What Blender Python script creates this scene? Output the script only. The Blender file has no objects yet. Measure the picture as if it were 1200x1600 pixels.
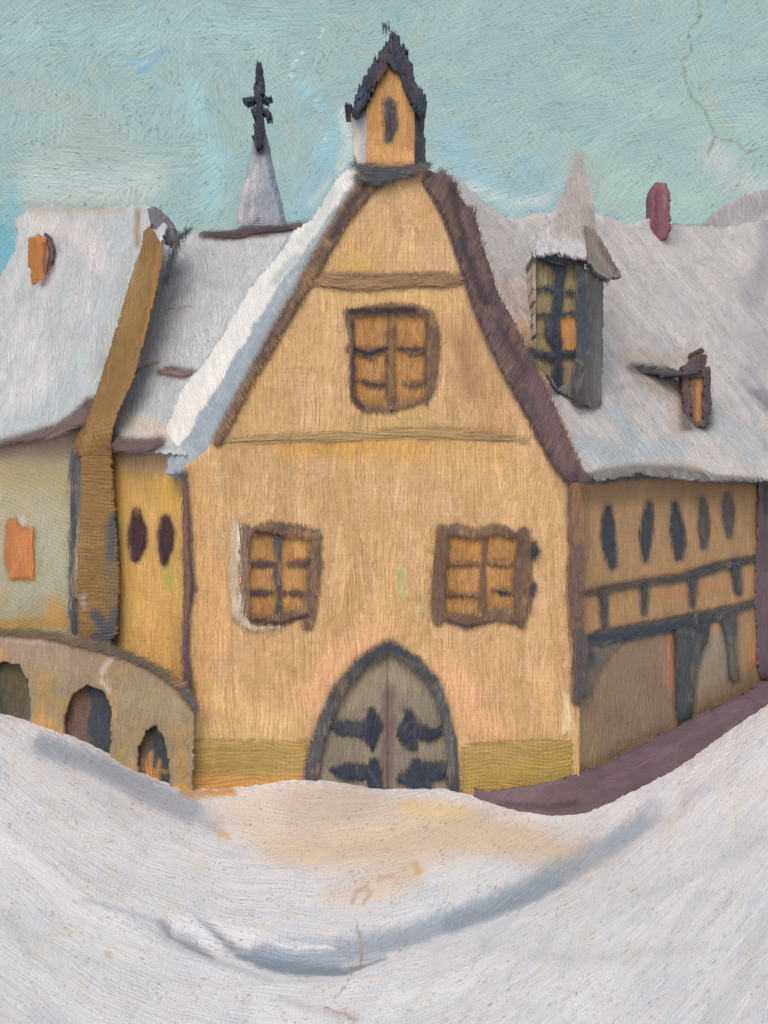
import bpy, math
import numpy as np

# ------------------------------------------------------------------ camera, sky light, sun, exposure
SC = bpy.context.scene
COL = SC.collection
D = 30.0            # camera distance from the front of the gabled house
CZ = 4.25           # eye height above its doorstep
cam_d = bpy.data.cameras.new('camera')
cam = bpy.data.objects.new('camera', cam_d)
COL.objects.link(cam)
cam.location = (0, -D, CZ)
cam.rotation_euler = (math.radians(90), 0, 0)
cam_d.sensor_fit = 'VERTICAL'
cam_d.sensor_height = 24
cam_d.lens = 24 * D / 16.0
cam_d.clip_end = 1000
SC.camera = cam

SUN_EL, SUN_AZ = 44.0, -16.0         # azimuth measured from the camera's side, negative = from the left
world = bpy.data.worlds.new('World')
SC.world = world
world.use_nodes = True
wn = world.node_tree
wn.nodes.clear()
wo = wn.nodes.new('ShaderNodeOutputWorld')
wb = wn.nodes.new('ShaderNodeBackground')
ws = wn.nodes.new('ShaderNodeTexSky')
ws.sky_type = 'NISHITA'
ws.sun_disc = False
ws.sun_elevation = math.radians(SUN_EL)
ws.sun_rotation = math.radians(180 - SUN_AZ)
ws.dust_density = 4.0
ws.air_density = 0.7
wb.inputs['Strength'].default_value = 0.14
wn.links.new(ws.outputs[0], wb.inputs['Color'])
wn.links.new(wb.outputs[0], wo.inputs[0])

sun_d = bpy.data.lights.new('sun', 'SUN')
sun_d.energy = 1.5
sun_d.angle = math.radians(35)
sun_d.color = (1.0, 0.95, 0.87)
sun = bpy.data.objects.new('sun', sun_d)
COL.objects.link(sun)
sun.rotation_euler = (math.radians(90 - SUN_EL), 0, math.radians(SUN_AZ))
SC.view_settings.view_transform = 'Standard'
SC.view_settings.look = 'None'
SC.view_settings.exposure = 0.0
SC.view_settings.gamma = 1.0

# ------------------------------------------------------------------ helpers
RS = np.random.RandomState(7)
_T = RS.rand(256, 256)

def vnoise(x, y):
    xi = np.floor(x).astype(int); yi = np.floor(y).astype(int)
    fx = x - xi; fy = y - yi
    fx = fx * fx * (3 - 2 * fx); fy = fy * fy * (3 - 2 * fy)
    a = _T[xi & 255, yi & 255]; b = _T[(xi + 1) & 255, yi & 255]
    c = _T[xi & 255, (yi + 1) & 255]; d = _T[(xi + 1) & 255, (yi + 1) & 255]
    return (a * (1 - fx) + b * fx) * (1 - fy) + (c * (1 - fx) + d * fx) * fy

def fbm(x, y, o=3):
    r = 0; a = 1; t = 0
    for i in range(o):
        r = r + a * vnoise(x + 17.3 * i, y + 9.1 * i); t += a
        x = x * 2.03; y = y * 2.03; a *= 0.55
    return r / t

def lin(c):
    c = np.asarray(c, float) / 255.0
    return np.where(c <= 0.04045, c / 12.92, ((c + 0.055) / 1.055) ** 2.4)

def sstep(a, b, x):
    t = np.clip((x - a) / (b - a), 0, 1)
    return t * t * (3 - 2 * t)

def ray(px, py, y):
    """point seen at photo position px, py on the depth y"""
    s = (D + y) / D
    return np.stack([(px - 600) / 100.0 * s, y + 0 * px, CZ + (800 - py) / 100.0 * s], -1)

def plane(a, b, c):
    """depth of the flat face through three points (px, py, y)"""
    P = [ray(np.array(float(q[0])), np.array(float(q[1])), float(q[2])) for q in (a, b, c)]
    n = np.cross(P[1] - P[0], P[2] - P[0])
    C0 = np.array([0, -D, CZ]); k = n @ (P[0] - C0)
    def f(px, py):
        den = n[0] * (px - 600) / 100.0 / D + n[1] + n[2] * (800 - py) / 100.0 / D
        return k / den - D
    return f

def const(y):
    return lambda px, py: y + 0.0 * px

def line_d(px, py, pts, w):
    """signed distance (positive inside) to a stroke with width(s) w"""
    pts = [tuple(map(float, p)) for p in pts]
    n = len(pts)
    ws_ = np.interp(np.linspace(0, 1, n), np.linspace(0, 1, len(w)), w) if hasattr(w, '__len__') else np.full(n, float(w))
    best = np.full(px.shape, -1e9)
    if n == 1:
        return ws_[0] / 2 - np.hypot(px - pts[0][0], py - pts[0][1])
    for i in range(n - 1):
        (x0, y0), (x1, y1) = pts[i], pts[i + 1]
        dx, dy = x1 - x0, y1 - y0
        t = np.clip(((px - x0) * dx + (py - y0) * dy) / (dx * dx + dy * dy + 1e-9), 0, 1)
        d = np.hypot(px - x0 - t * dx, py - y0 - t * dy)
        best = np.maximum(best, (ws_[i] * (1 - t) + ws_[i + 1] * t) / 2 - d)
    return best

def poly_d(px, py, pts):
    n = len(pts)
    ins = np.zeros(px.shape, bool)
    dist = np.full(px.shape, 1e9)
    for i in range(n):
        x0, y0 = map(float, pts[i]); x1, y1 = map(float, pts[(i + 1) % n])
        dx, dy = x1 - x0, y1 - y0
        t = np.clip(((px - x0) * dx + (py - y0) * dy) / (dx * dx + dy * dy + 1e-9), 0, 1)
        dist = np.minimum(dist, np.hypot(px - x0 - t * dx, py - y0 - t * dy))
        c = ((y0 > py) != (y1 > py)) & (px < dx * (py - y0) / (dy + 1e-12) + x0)
        ins ^= c
    return np.where(ins, dist, -dist)

def shape_d(px, py, shapes):
    d = np.full(px.shape, -1e9)
    for s in shapes:
        d = np.maximum(d, poly_d(px, py, s[1]) if s[0] == 'p' else line_d(px, py, s[1], s[2]))
    return d

def P_(*pts): return ('p', list(pts))
def L_(w, *pts): return ('l', list(pts), w)

def project(V):
    s = (V[:, 1] + D) / D
    s = np.maximum(s, 0.05)
    return V[:, 0] / s * 100 + 600, 800 - (V[:, 2] - CZ) / s * 100

def paint(px, py, strokes):
    """colour touches of the surface: (w, pts, colour, opacity, softness)"""
    rgb = np.zeros(px.shape + (3,)); al = np.zeros(px.shape)
    wob = (fbm(px / 23, py / 23, 3) - 0.5) * 16
    wob2 = (fbm(px / 6 + 40, py / 6 + 11, 2) - 0.5) * 6
    for st in strokes:
        w, pts, c, op, soft = st
        if isinstance(w, str):
            d = poly_d(px + wob, py + wob2, pts)
        else:
            d = line_d(px + wob * 0.5, py + wob2, pts, w)
        a = sstep(-soft, soft, d) * op
        cl = lin(c)
        out = a + al * (1 - a)
        k = np.where(out > 1e-5, a / np.maximum(out, 1e-5), 0)
        rgb = rgb * (1 - k[..., None]) + cl * k[..., None]
        al = out
    return np.concatenate([rgb, al[..., None]], -1)

# ------------------------------------------------------------------ materials: oil paint laid over each thing
MATS = {}
ARGS = {}
def mat(name, cols, fs=42.0, ft=2.6, cw=0.16, cl=0.75, shear=0.5, bump=0.5, speck=0.25, rough=0.55,
        contrast=0.22, gain=1.0, weave=0.25, vary=0.7, speck_col=(96, 82, 66), spec=0.32, warp=0.14, grain=0.34, dry=0):
    if name in MATS: return MATS[name]
    if not dry: ARGS[name] = dict(cols=cols, fs=fs, ft=ft, cw=cw, cl=cl, shear=shear, bump=bump, speck=speck, rough=rough, contrast=contrast, gain=gain,
                                  weave=weave, vary=vary, speck_col=speck_col, spec=spec, warp=warp, grain=grain)
    m = bpy.data.materials.new(name)
    m.use_nodes = True
    nt = m.node_tree; N = nt.nodes; Lk = nt.links
    N.clear()
    out = N.new('ShaderNodeOutputMaterial'); bs = N.new('ShaderNodeBsdfPrincipled')
    Lk.new(bs.outputs[0], out.inputs[0])
    def val(v):
        return v
    def M(op, a, b=None, c=None, clamp=False):
        n = N.new('ShaderNodeMath'); n.operation = op; n.use_clamp = clamp
        for i, v in enumerate((a, b, c)):
            if v is None: continue
            if isinstance(v, (int, float)): n.inputs[i].default_value = v
            else: Lk.new(v, n.inputs[i])
        return n.outputs[0]
    def comb(x, y):
        n = N.new('ShaderNodeCombineXYZ')
        for i, v in enumerate((x, y)):
            if isinstance(v, (int, float)): n.inputs[i].default_value = v
            else: Lk.new(v, n.inputs[i])
        return n.outputs[0]
    def noise(vec, sc, det=2.0, rough_=0.5, dist=0.0):
        n = N.new('ShaderNodeTexNoise'); n.noise_dimensions = '2D'
        n.inputs['Scale'].default_value = sc; n.inputs['Detail'].default_value = det
        n.inputs['Roughness'].default_value = rough_; n.inputs['Distortion'].default_value = dist
        Lk.new(vec, n.inputs['Vector']); return n
    def mapr(v, a, b, c=0.0, d=1.0, smooth=True):
        n = N.new('ShaderNodeMapRange'); n.interpolation_type = 'SMOOTHSTEP' if smooth else 'LINEAR'
        Lk.new(v, n.inputs[0])
        for i, q in enumerate((a, b, c, d)): n.inputs[i + 1].default_value = q
        return n.outputs[0]
    def mix(f, a, b, mode='MIX'):
        n = N.new('ShaderNodeMix'); n.data_type = 'RGBA'; n.blend_type = mode
        if isinstance(f, (int, float)): n.inputs[0].default_value = f
        else: Lk.new(f, n.inputs[0])
        for i, v in ((6, a), (7, b)):
            if isinstance(v, (tuple, list, np.ndarray)): n.inputs[i].default_value = (*v[:3], 1)
            else: Lk.new(v, n.inputs[i])
        return n.outputs[2]
    at = N.new('ShaderNodeAttribute'); at.attribute_name = 'brush_uv'
    sep = N.new('ShaderNodeSeparateXYZ'); Lk.new(at.outputs['Vector'], sep.inputs[0])
    s, t = sep.outputs[0], sep.outputs[1]
    wv = noise(at.outputs['Vector'], 1.3, 0.0)
    sw = N.new('ShaderNodeSeparateColor'); Lk.new(wv.outputs['Color'], sw.inputs[0])
    s1 = M('MULTIPLY_ADD', M('SUBTRACT', sw.outputs[0], 0.5), warp, s)
    t1 = M('MULTIPLY_ADD', M('SUBTRACT', sw.outputs[1], 0.5), warp, t)
    wv2 = noise(at.outputs['Vector'], 9.0, 2.0)
    sw2 = N.new('ShaderNodeSeparateColor'); Lk.new(wv2.outputs['Color'], sw2.inputs[0])
    vo = N.new('ShaderNodeTexVoronoi'); vo.voronoi_dimensions = '2D'; vo.feature = 'F1'
    vo.inputs['Scale'].default_value = 1.0; vo.inputs['Randomness'].default_value = 1.0
    cellv = comb(M('MULTIPLY', M('MULTIPLY_ADD', M('SUBTRACT', sw2.outputs[0], 0.5), 0.10, s1), 1 / cw),
                 M('MULTIPLY', M('MULTIPLY_ADD', M('SUBTRACT', sw2.outputs[1], 0.5), 0.30, t1), 1 / cl))
    Lk.new(cellv, vo.inputs['Vector'])
    rc = N.new('ShaderNodeSeparateColor'); Lk.new(vo.outputs['Color'], rc.inputs[0])
    r, g, b = rc.outputs
    sh = M('MULTIPLY', M('SUBTRACT', r, 0.5), shear)
    s2 = M('ADD', M('MULTIPLY_ADD', sh, t1, s1), M('MULTIPLY', g, 7.0))
    t2 = M('ADD', t1, M('MULTIPLY', b, 9.0))
    br = noise(comb(M('MULTIPLY', s2, fs), M('MULTIPLY', t2, ft)), 1.0, 3.0, 0.6).outputs[0]
    brf = noise(comb(M('MULTIPLY', s2, fs * 2.2), M('MULTIPLY', t2, ft * 3)), 1.0, 2.0, 0.6).outputs[0]
    brn = mapr(br, 0.28, 0.72, 0, 1, False)
    # pigment
    cs = [lin(c) * gain for c in cols]
    blot = noise(at.outputs['Vector'], 1.9, 4.0, 0.6, 0.6).outputs[0]
    fine = noise(comb(M('MULTIPLY', s1, 30), M('MULTIPLY', t1, 9)), 1.0, 4.0, 0.7, 0.1).outputs[0]
    c = mix(M('MULTIPLY', mapr(M('MULTIPLY_ADD', brn, 0.3, M('MULTIPLY', r, 0.8)), 0.25, 0.9), vary), cs[0], cs[1])
    if len(cs) > 2:
        f2 = mapr(M('ADD', M('MULTIPLY', blot, 0.75), M('MULTIPLY', M('SUBTRACT', brn, 0.5), 0.12)), 0.36, 0.50)
        c = mix(M('MULTIPLY', f2, vary), c, cs[2])
    if len(cs) > 3:
        blot2 = noise(comb(M('ADD', s1, 31.7), M('ADD', t1, 4.4)), 2.6, 4.0, 0.6, 0.6).outputs[0]
        f3 = mapr(M('ADD', blot2, M('MULTIPLY', M('SUBTRACT', brn, 0.5), 0.15)), 0.55, 0.68)
        c = mix(M('MULTIPLY', f3, vary), c, cs[3])
    pa = N.new('ShaderNodeAttribute'); pa.attribute_name = 'touch'
    fac = mapr(M('MULTIPLY_ADD', M('SUBTRACT', brn, 0.5), 0.40, pa.outputs['Alpha']), 0.12, 0.88)
    pc = mix(1.0, pa.outputs['Color'], (gain, gain, gain), 'MULTIPLY')
    c = mix(fac, c, pc)
    # loaded and starved bristles
    shade = M('MULTIPLY_ADD', M('SUBTRACT', brn, 0.5), contrast, 1.0)
    shade = M('MULTIPLY', shade, M('MULTIPLY_ADD', M('SUBTRACT', fine, 0.5), contrast * 1.0, 1.0))
    shade = M('MULTIPLY', shade, M('MULTIPLY_ADD', M('SUBTRACT', b, 0.5), contrast * 0.35, 1.0))
    wvx = M('SINE', M('MULTIPLY', s1, 2 * math.pi / 0.058)); wvz = M('SINE', M('MULTIPLY', t1, 2 * math.pi / 0.066))
    shade = M('MULTIPLY', shade, M('MULTIPLY_ADD', M('MULTIPLY', M('ADD', wvx, wvz), mapr(blot, 0.35, 0.65)), 0.022 + 0.05 * weave, 1.0))
    gr = noise(comb(M('MULTIPLY', s1, 46), M('MULTIPLY', t1, 34)), 1.0, 2.0, 0.8).outputs[0]
    shade = M('MULTIPLY', shade, M('MULTIPLY_ADD', M('SUBTRACT', gr, 0.5), grain, 1.0))
    if dry:
        ea = N.new('ShaderNodeAttribute'); ea.attribute_name = 'edge'
        e = M('ADD', ea.outputs['Fac'], M('ADD', M('MULTIPLY', M('SUBTRACT', brn, 0.5), 7.0), M('MULTIPLY', M('SUBTRACT', gr, 0.5), 9.0)))
        Lk.new(mapr(e, -2.6, 3.4), bs.inputs['Alpha'])
    cb = N.new('ShaderNodeCombineColor')
    for i in range(3): Lk.new(shade, cb.inputs[i])
    c = mix(1.0, c, cb.outputs[0], 'MULTIPLY')
    sp = noise(comb(M('MULTIPLY', s2, 34), M('MULTIPLY', t2, 13)), 1.0, 3.0, 0.72, 0.4).outputs[0]
    spb = noise(at.outputs['Vector'], 3.1, 2.0).outputs[0]
    spf = M('MULTIPLY', mapr(M('MULTIPLY_ADD', spb, 0.25, sp), 0.735, 0.82), speck)
    c = mix(spf, c, lin(speck_col) * gain)
    Lk.new(c, bs.inputs['Base Color'])
    # relief: bristle furrows, stroke edges and the canvas threads
    wx = M('SINE', M('MULTIPLY', s1, 2 * math.pi / 0.058)); wz = M('SINE', M('MULTIPLY', t1, 2 * math.pi / 0.066))
    h = M('MULTIPLY', brn, 0.55)
    h = M('MULTIPLY_ADD', brf, 0.28, h)
    h = M('MULTIPLY_ADD', g, 0.22, h)
    h = M('MULTIPLY_ADD', fine, 0.55, h)
    h = M('MULTIPLY_ADD', M('ADD', wx, wz), 0.05 * weave * 2, h)
    bp = N.new('ShaderNodeBump'); bp.inputs['Strength'].default_value = bump
    bp.inputs['Distance'].default_value = 0.03
    Lk.new(h, bp.inputs['Height']); Lk.new(bp.outputs[0], bs.inputs['Normal'])
    bs.inputs['Roughness'].default_value = rough
    bs.inputs['Specular IOR Level'].default_value = spec
    MATS[name] = m
    return m

# ------------------------------------------------------------------ objects
def tag(o, label=None, cat=None, group=None, kind=None):
    for k, v in (('label', label), ('category', cat), ('group', group), ('kind', kind)):
        if v: o[k] = v
    return o

def thing(name, loc, label, cat, group=None):
    o = bpy.data.objects.new(name, None); COL.objects.link(o); o.location = loc
    o.empty_display_size = 0.3
    return tag(o, label, cat, group)

def make_obj(name, V, F, m, uv, touch, parent=None, smooth=True):
    me = bpy.data.meshes.new(name)
    V = np.asarray(V, np.float32); F = np.asarray(F, np.int32)
    me.vertices.add(len(V)); me.vertices.foreach_set('co', V.ravel())
    me.loops.add(F.size); me.loops.foreach_set('vertex_index', F.ravel())
    me.polygons.add(len(F))
    me.polygons.foreach_set('loop_start', np.arange(0, F.size, 4, dtype=np.int32))
    me.polygons.foreach_set('loop_total', np.full(len(F), 4, np.int32))
    me.update(calc_edges=True)
    me.polygons.foreach_set('use_smooth', np.full(len(F), smooth))
    a = me.attributes.new('brush_uv', 'FLOAT_VECTOR', 'POINT')
    a.data.foreach_set('vector', np.asarray(uv, np.float32).ravel())
    a = me.attributes.new('touch', 'FLOAT_COLOR', 'POINT')
    a.data.foreach_set('color', np.asarray(touch, np.float32).ravel())
    me.materials.append(m)
    o = bpy.data.objects.new(name, me); COL.objects.link(o)
    if parent is not None:
        o.parent = parent
        top = parent
        off = np.zeros(3)
        while top is not None:
            off += np.array(top.location); top = top.parent
        me.vertices.foreach_set('co', (V - off.astype(np.float32)).ravel())
        me.update()
    return o

def uv_of(V, ang, off, scale=1.0):
    """coordinates along and across the brush, measured on the surface itself"""
    # mean orientation of the surface from its spread
    c = V - V.mean(0)
    w, e = np.linalg.eigh(c.T @ c)
    n = e[:, 0]
    if n[1] > 0: n = -n
    up = np.array([0, 0, 1.0]) - n * n[2]
    if np.linalg.norm(up) < 0.3: up = np.array([0, 1.0, 0]) - n * n[1]
    up /= np.linalg.norm(up)
    rt = np.cross(up, n); rt /= np.linalg.norm(rt)
    s = V @ rt * scale; t = V @ up * scale
    a = math.radians(ang)
    return np.stack([s * math.cos(a) - t * math.sin(a) + off, s * math.sin(a) + t * math.cos(a) + off * 0.7, 0 * s], -1)

_cnt = [0]
CANVAS = {}
DRAG = {'purple_brown_timber': lin((92, 76, 78)), 'worn_brown_timber': lin((118, 94, 76)), 'dark_slate_paint': lin((86, 86, 86)), 'iron_black_paint': lin((62, 66, 78))}
def slab(name, shapes, surf, thick, m, parent=None, touches=(), step=2.0, rag=2.5, rs=5.0, holes=(),
         relief=0.012, bulge=0.02, ang=0.0, back=None, stretch=1.0, push=None, dry=None):
    """a solid relief whose face follows surf, with the hand-drawn outline of shapes"""
    _cnt[0] += 1; off = (_cnt[0] * 3.37) % 50
    base_name = m.name
    if dry is None:
        dry = parent is not None and thick <= 0.31 and (m.name in DRAG or name in ('plinth', 'string_course', 'window_surround', 'brace', 'window')) and name not in ('pane', 'arch_back', 'roof')
    grow = 5.0 if dry else 0.0
    if dry:
        m = MATS.get(base_name + '_dry') or mat(base_name + '_dry', dry=1, **ARGS[base_name])
        rag = rag * 0.75
    xs = []; ys = []
    for s in shapes:
        w = 0 if s[0] == 'p' else (max(s[2]) if hasattr(s[2], '__len__') else s[2]) / 2
        xs += [p[0] - w for p in s[1]] + [p[0] + w for p in s[1]]; ys += [p[1] - w for p in s[1]] + [p[1] + w for p in s[1]]
    pad = rag * 2 + step + grow
    gx = np.arange(min(xs) - pad, max(xs) + pad, step); gy = np.arange(min(ys) - pad, max(ys) + pad, step)
    X, Y = np.meshgrid(gx, gy)
    def field(X, Y):
        d = shape_d(X, Y, shapes)
        if holes: d = np.minimum(d, -shape_d(X, Y, holes))
        ca, sa = math.cos(math.radians(ang)), math.sin(math.radians(ang))
        S = X * ca + Y * sa; Tt = -X * sa + Y * ca
        nz = (vnoise((X + off * 31) / (rs * 0.55), (Y + off * 17) / (rs * 0.7)) - 0.5) * 1.4 + \
             (fbm((X + off * 11) / (rs * 4), (Y + off * 7) / (rs * 4), 2) - 0.5) * 1.0 + \
             (vnoise(S / 1.9 + off * 5, Tt / 13.0 + off) - 0.5) * 1.9 + (vnoise(S / 3.6 + off * 3, Tt / 22.0 + off) - 0.5) * 1.3
        # starved paint: a few bare flecks close to the rim
        fl = (vnoise(S / 1.8 + off * 9, Tt / 6.5 + 3) - 0.74) * 40 * (base_name in DRAG and not dry)
        return grow + np.minimum(d + nz * rag, np.where(d < 7 + rag, -fl + 0.9 * np.maximum(d, 0), 9))
    d = field(X, Y)
    # a quad is kept when its centre lies inside
    dc = (d[:-1, :-1] + d[1:, :-1] + d[:-1, 1:] + d[1:, 1:]) / 4
    keep = dc > 0
    ny, nx = X.shape
    idx = np.arange(ny * nx).reshape(ny, nx)
    q = np.stack([idx[1:, :-1], idx[1:, 1:], idx[:-1, 1:], idx[:-1, :-1]], -1)[keep]
    if len(q) == 0: return None
    # boundary edges
    E = []
    k = np.pad(keep, 1)
    i0 = keep & ~k[2:, 1:-1]; E.append(np.stack([idx[1:, :-1], idx[1:, 1:]], -1)[i0])     # below
    i0 = keep & ~k[:-2, 1:-1]; E.append(np.stack([idx[:-1, 1:], idx[:-1, :-1]], -1)[i0])  # above
    i0 = keep & ~k[1:-1, 2:]; E.append(np.stack([idx[1:, 1:], idx[:-1, 1:]], -1)[i0])     # right
    i0 = keep & ~k[1:-1, :-2]; E.append(np.stack([idx[:-1, :-1], idx[1:, :-1]], -1)[i0])  # left
    E = np.concatenate(E)
    used = np.unique(q); rm = np.full(ny * nx, -1); rm[used] = np.arange(len(used))
    fx = X.ravel()[used]; fy = Y.ravel()[used]; fd = d.ravel()[used]
    # slide rim points onto the outline so that edges are not stepped
    gyy, gxx = np.gradient(d, step)
    rim = np.zeros(ny * nx, bool); rim[np.unique(E)] = True; rim = rim[used]
    ggx = gxx.ravel()[used]; ggy = gyy.ravel()[used]; g2 = ggx ** 2 + ggy ** 2 + 0.15
    mv = np.clip(fd / g2, -1.1 * step, 1.1 * step)
    mx = np.where(rim, np.clip(-mv * ggx, -0.75 * step, 0.75 * step), 0); my = np.where(rim, np.clip(-mv * ggy, -0.75 * step, 0.75 * step), 0)
    fx = fx + mx; fy = fy + my
    h = (fbm(fx / 30 + off, fy / 30, 2) - 0.5) * 1.2 * relief * 2 + (fbm(fx / 5 + off, fy / 9, 2) - 0.5) * relief
    fd = fd - grow
    h = h * 0.6 + bulge * 0.5 * sstep(-grow, 6, fd)
    yy = surf(fx, fy) - h
    if push is not None: yy = yy + push(fx, fy)
    V = ray(fx, fy, yy)
    uv = uv_of(V, ang, off)
    tc = paint(fx, fy, touches) if len(touches) else np.zeros((len(fx), 4))
    q = rm[q]
    be = rm[E]; bu = np.unique(be); bm_ = np.full(len(V), -1); bm_[bu] = np.arange(len(bu)) + len(V)
    bv = np.array(back if back is not None else (0, 1, 0), float) * thick
    VB = V[bu] + bv
    uvB = uv[bu] + np.array([0.0, thick, 0]); tcB = tc[bu]
    sq = np.stack([be[:, 1], be[:, 0], bm_[be[:, 0]], bm_[be[:, 1]]], -1)
    TC = np.concatenate([tc, tcB])
    top = parent
    while top is not None and top.parent is not None: top = top.parent
    # dark paint was dragged a little over the wall or roof next to it
    if base_name in DRAG and top is not None and name not in ('arch_back', 'pane') and (name != 'window' or top.name != 'gabled_house'):
        c = DRAG[base_name]
        for (bo, bx, by, bs, btc) in CANVAS.get(top.name, []):
            dd = shape_d(bx, by, shapes)
            a = (sstep(-13, 1.5, dd) ** 1.5) * 0.62 * (np.abs(bs(bx, by) - surf(bx, by)) < 0.7)
            n_ = len(bx); al = btc[:n_, 3]; out = a + al * (1 - a)
            k = np.where(out > 1e-5, a / np.maximum(out, 1e-5), 0)[:, None]
            btc[:n_, :3] = btc[:n_, :3] * (1 - k) + c * k; btc[:n_, 3] = out
            bo.data.attributes['touch'].data.foreach_set('color', btc.astype(np.float32).ravel())
    o = make_obj(name, np.concatenate([V, VB]), np.concatenate([q, sq]), m,
                 np.concatenate([uv, uvB]), TC, parent)
    if dry:
        ea = o.data.attributes.new('edge', 'FLOAT', 'POINT')
        ea.data.foreach_set('value', np.concatenate([fd, np.full(len(V) + len(VB) - len(fd), -9.0)]).astype(np.float32))
    if top is not None and base_name not in DRAG and parent is top and name in ('wall', 'roof', 'plinth'):
        CANVAS.setdefault(top.name, []).append((o, fx, fy, surf, TC))
    return o

# ------------------------------------------------------------------ pigments
YEL = mat('yellow_plaster', [(203, 168, 123), (191, 155, 109), (208, 173, 135), (184, 150, 106)], fs=31, ft=1.3, cl=1.3, cw=0.2, warp=0.07, shear=0.16, bump=1.0, contrast=0.36, grain=0.4, speck=0.25, speck_col=(130, 95, 60))
OCH = mat('ochre_plaster', [(188, 152, 88), (178, 142, 80), (196, 156, 98)], fs=34, contrast=0.32, shear=0.2, bump=0.5)
OLV = mat('olive_plinth', [(158, 132, 72), (146, 120, 60), (164, 138, 82)], fs=30, shear=0.2, bump=0.5, weave=1.0)
SNR = mat('roof_snow_warm', [(206, 201, 199), (216, 211, 208), (197, 195, 198), (190, 186, 183)], fs=28, ft=2.2, cl=1.1, shear=0.5, bump=1.3, contrast=0.32, grain=0.3, speck=0.6, speck_col=(120, 105, 98))
SNL = mat('roof_snow_cool', [(180, 184, 188), (190, 190, 193), (172, 180, 186), (168, 171, 175)], fs=30, ft=2.2, cl=1.1, shear=0.4, bump=1.0, contrast=0.30, speck=0.5, speck_col=(120, 115, 110))
SNB = mat('verge_snow', [(212, 211, 210), (222, 220, 216), (200, 203, 206)], fs=40, shear=0.3, bump=0.9, speck=0.15)
BGY = mat('blue_grey_paint', [(146, 158, 168), (158, 168, 176), (136, 150, 162)], fs=40, shear=0.3, bump=0.6)
PUR = mat('purple_brown_timber', [(88, 74, 76), (108, 90, 84), (74, 62, 70), (116, 92, 78)], fs=44, ft=2.0, shear=0.25, bump=0.9, contrast=0.5, speck=0.2, speck_col=(140, 112, 96))
BRN = mat('worn_brown_timber', [(108, 88, 74), (134, 108, 84), (92, 74, 68), (150, 120, 86)], fs=44, ft=2.0, shear=0.25, bump=0.9, contrast=0.55, speck=0.35, speck_col=(170, 130, 90))
SLA = mat('dark_slate_paint', [(72, 75, 80), (92, 92, 92), (58, 62, 71), (118, 106, 92)], fs=40, shear=0.4, bump=0.8, contrast=0.55, speck=0.3, speck_col=(120, 116, 108))
NVY = mat('iron_black_paint', [(48, 55, 68), (60, 67, 80), (40, 46, 60), (74, 78, 84)], fs=30, shear=0.6, bump=1.0, contrast=0.5, speck=0.25, speck_col=(96, 104, 116), rough=0.42)
DOR = mat('grey_door_paint', [(132, 124, 108), (142, 134, 116), (122, 114, 104)], fs=40, shear=0.3, bump=0.7, contrast=0.35)
ORG = mat('amber_pane', [(170, 128, 78), (182, 140, 90), (158, 116, 68)], fs=30, ft=2.5, shear=0.1, bump=1.0, contrast=0.45, speck=0.2, speck_col=(120, 76, 44))
OLP = mat('olive_pane', [(134, 124, 92), (146, 134, 98), (120, 110, 86)], fs=30, shear=0.2, bump=0.9, contrast=0.4)
RST = mat('orange_paint', [(178, 116, 66), (166, 106, 58), (188, 128, 80)], fs=34, shear=0.3, bump=0.6)
TAN = mat('brown_verge_paint', [(126, 96, 54), (116, 88, 50), (134, 104, 60)], fs=30, ft=4, shear=0.2, bump=0.5, weave=1.4, contrast=0.3)
GRN = mat('grey_green_plaster', [(164, 156, 126), (158, 158, 136), (170, 158, 130), (152, 150, 122)], fs=34, ft=3, shear=1.4, cw=0.25, bump=0.45, weave=1.0)
WAR = mat('tawny_plaster', [(180, 144, 104), (190, 150, 106), (166, 134, 102), (192, 146, 98)], fs=36, shear=0.25, bump=0.8, contrast=0.35, speck=0.35, speck_col=(110, 88, 70))
TAU = mat('taupe_stone', [(146, 128, 100), (154, 134, 106), (138, 122, 104), (160, 130, 84)], fs=32, ft=3, shear=0.6, bump=0.6, contrast=0.3)
PLM = mat('plum_brick', [(128, 84, 96), (140, 96, 108), (116, 72, 88)], fs=34, shear=0.2, bump=0.9, contrast=0.4)
GRY = mat('grey_wall_paint', [(118, 114, 110), (128, 122, 116), (106, 102, 102)], fs=36, shear=0.2, bump=0.9, contrast=0.35)
SPR = mat('pale_spire', [(158, 165, 178), (170, 174, 182), (146, 155, 170)], fs=40, shear=0.3, bump=0.9, contrast=0.3)
CRM = mat('cream_render', [(190, 172, 142), (200, 186, 164), (176, 160, 140)], fs=40, shear=0.3, bump=0.8)
PST = mat('purple_strip_paint', [(98, 82, 88), (106, 90, 94), (90, 74, 82)], fs=34, ft=2.4, shear=0.3, bump=0.5, contrast=0.28)

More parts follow.
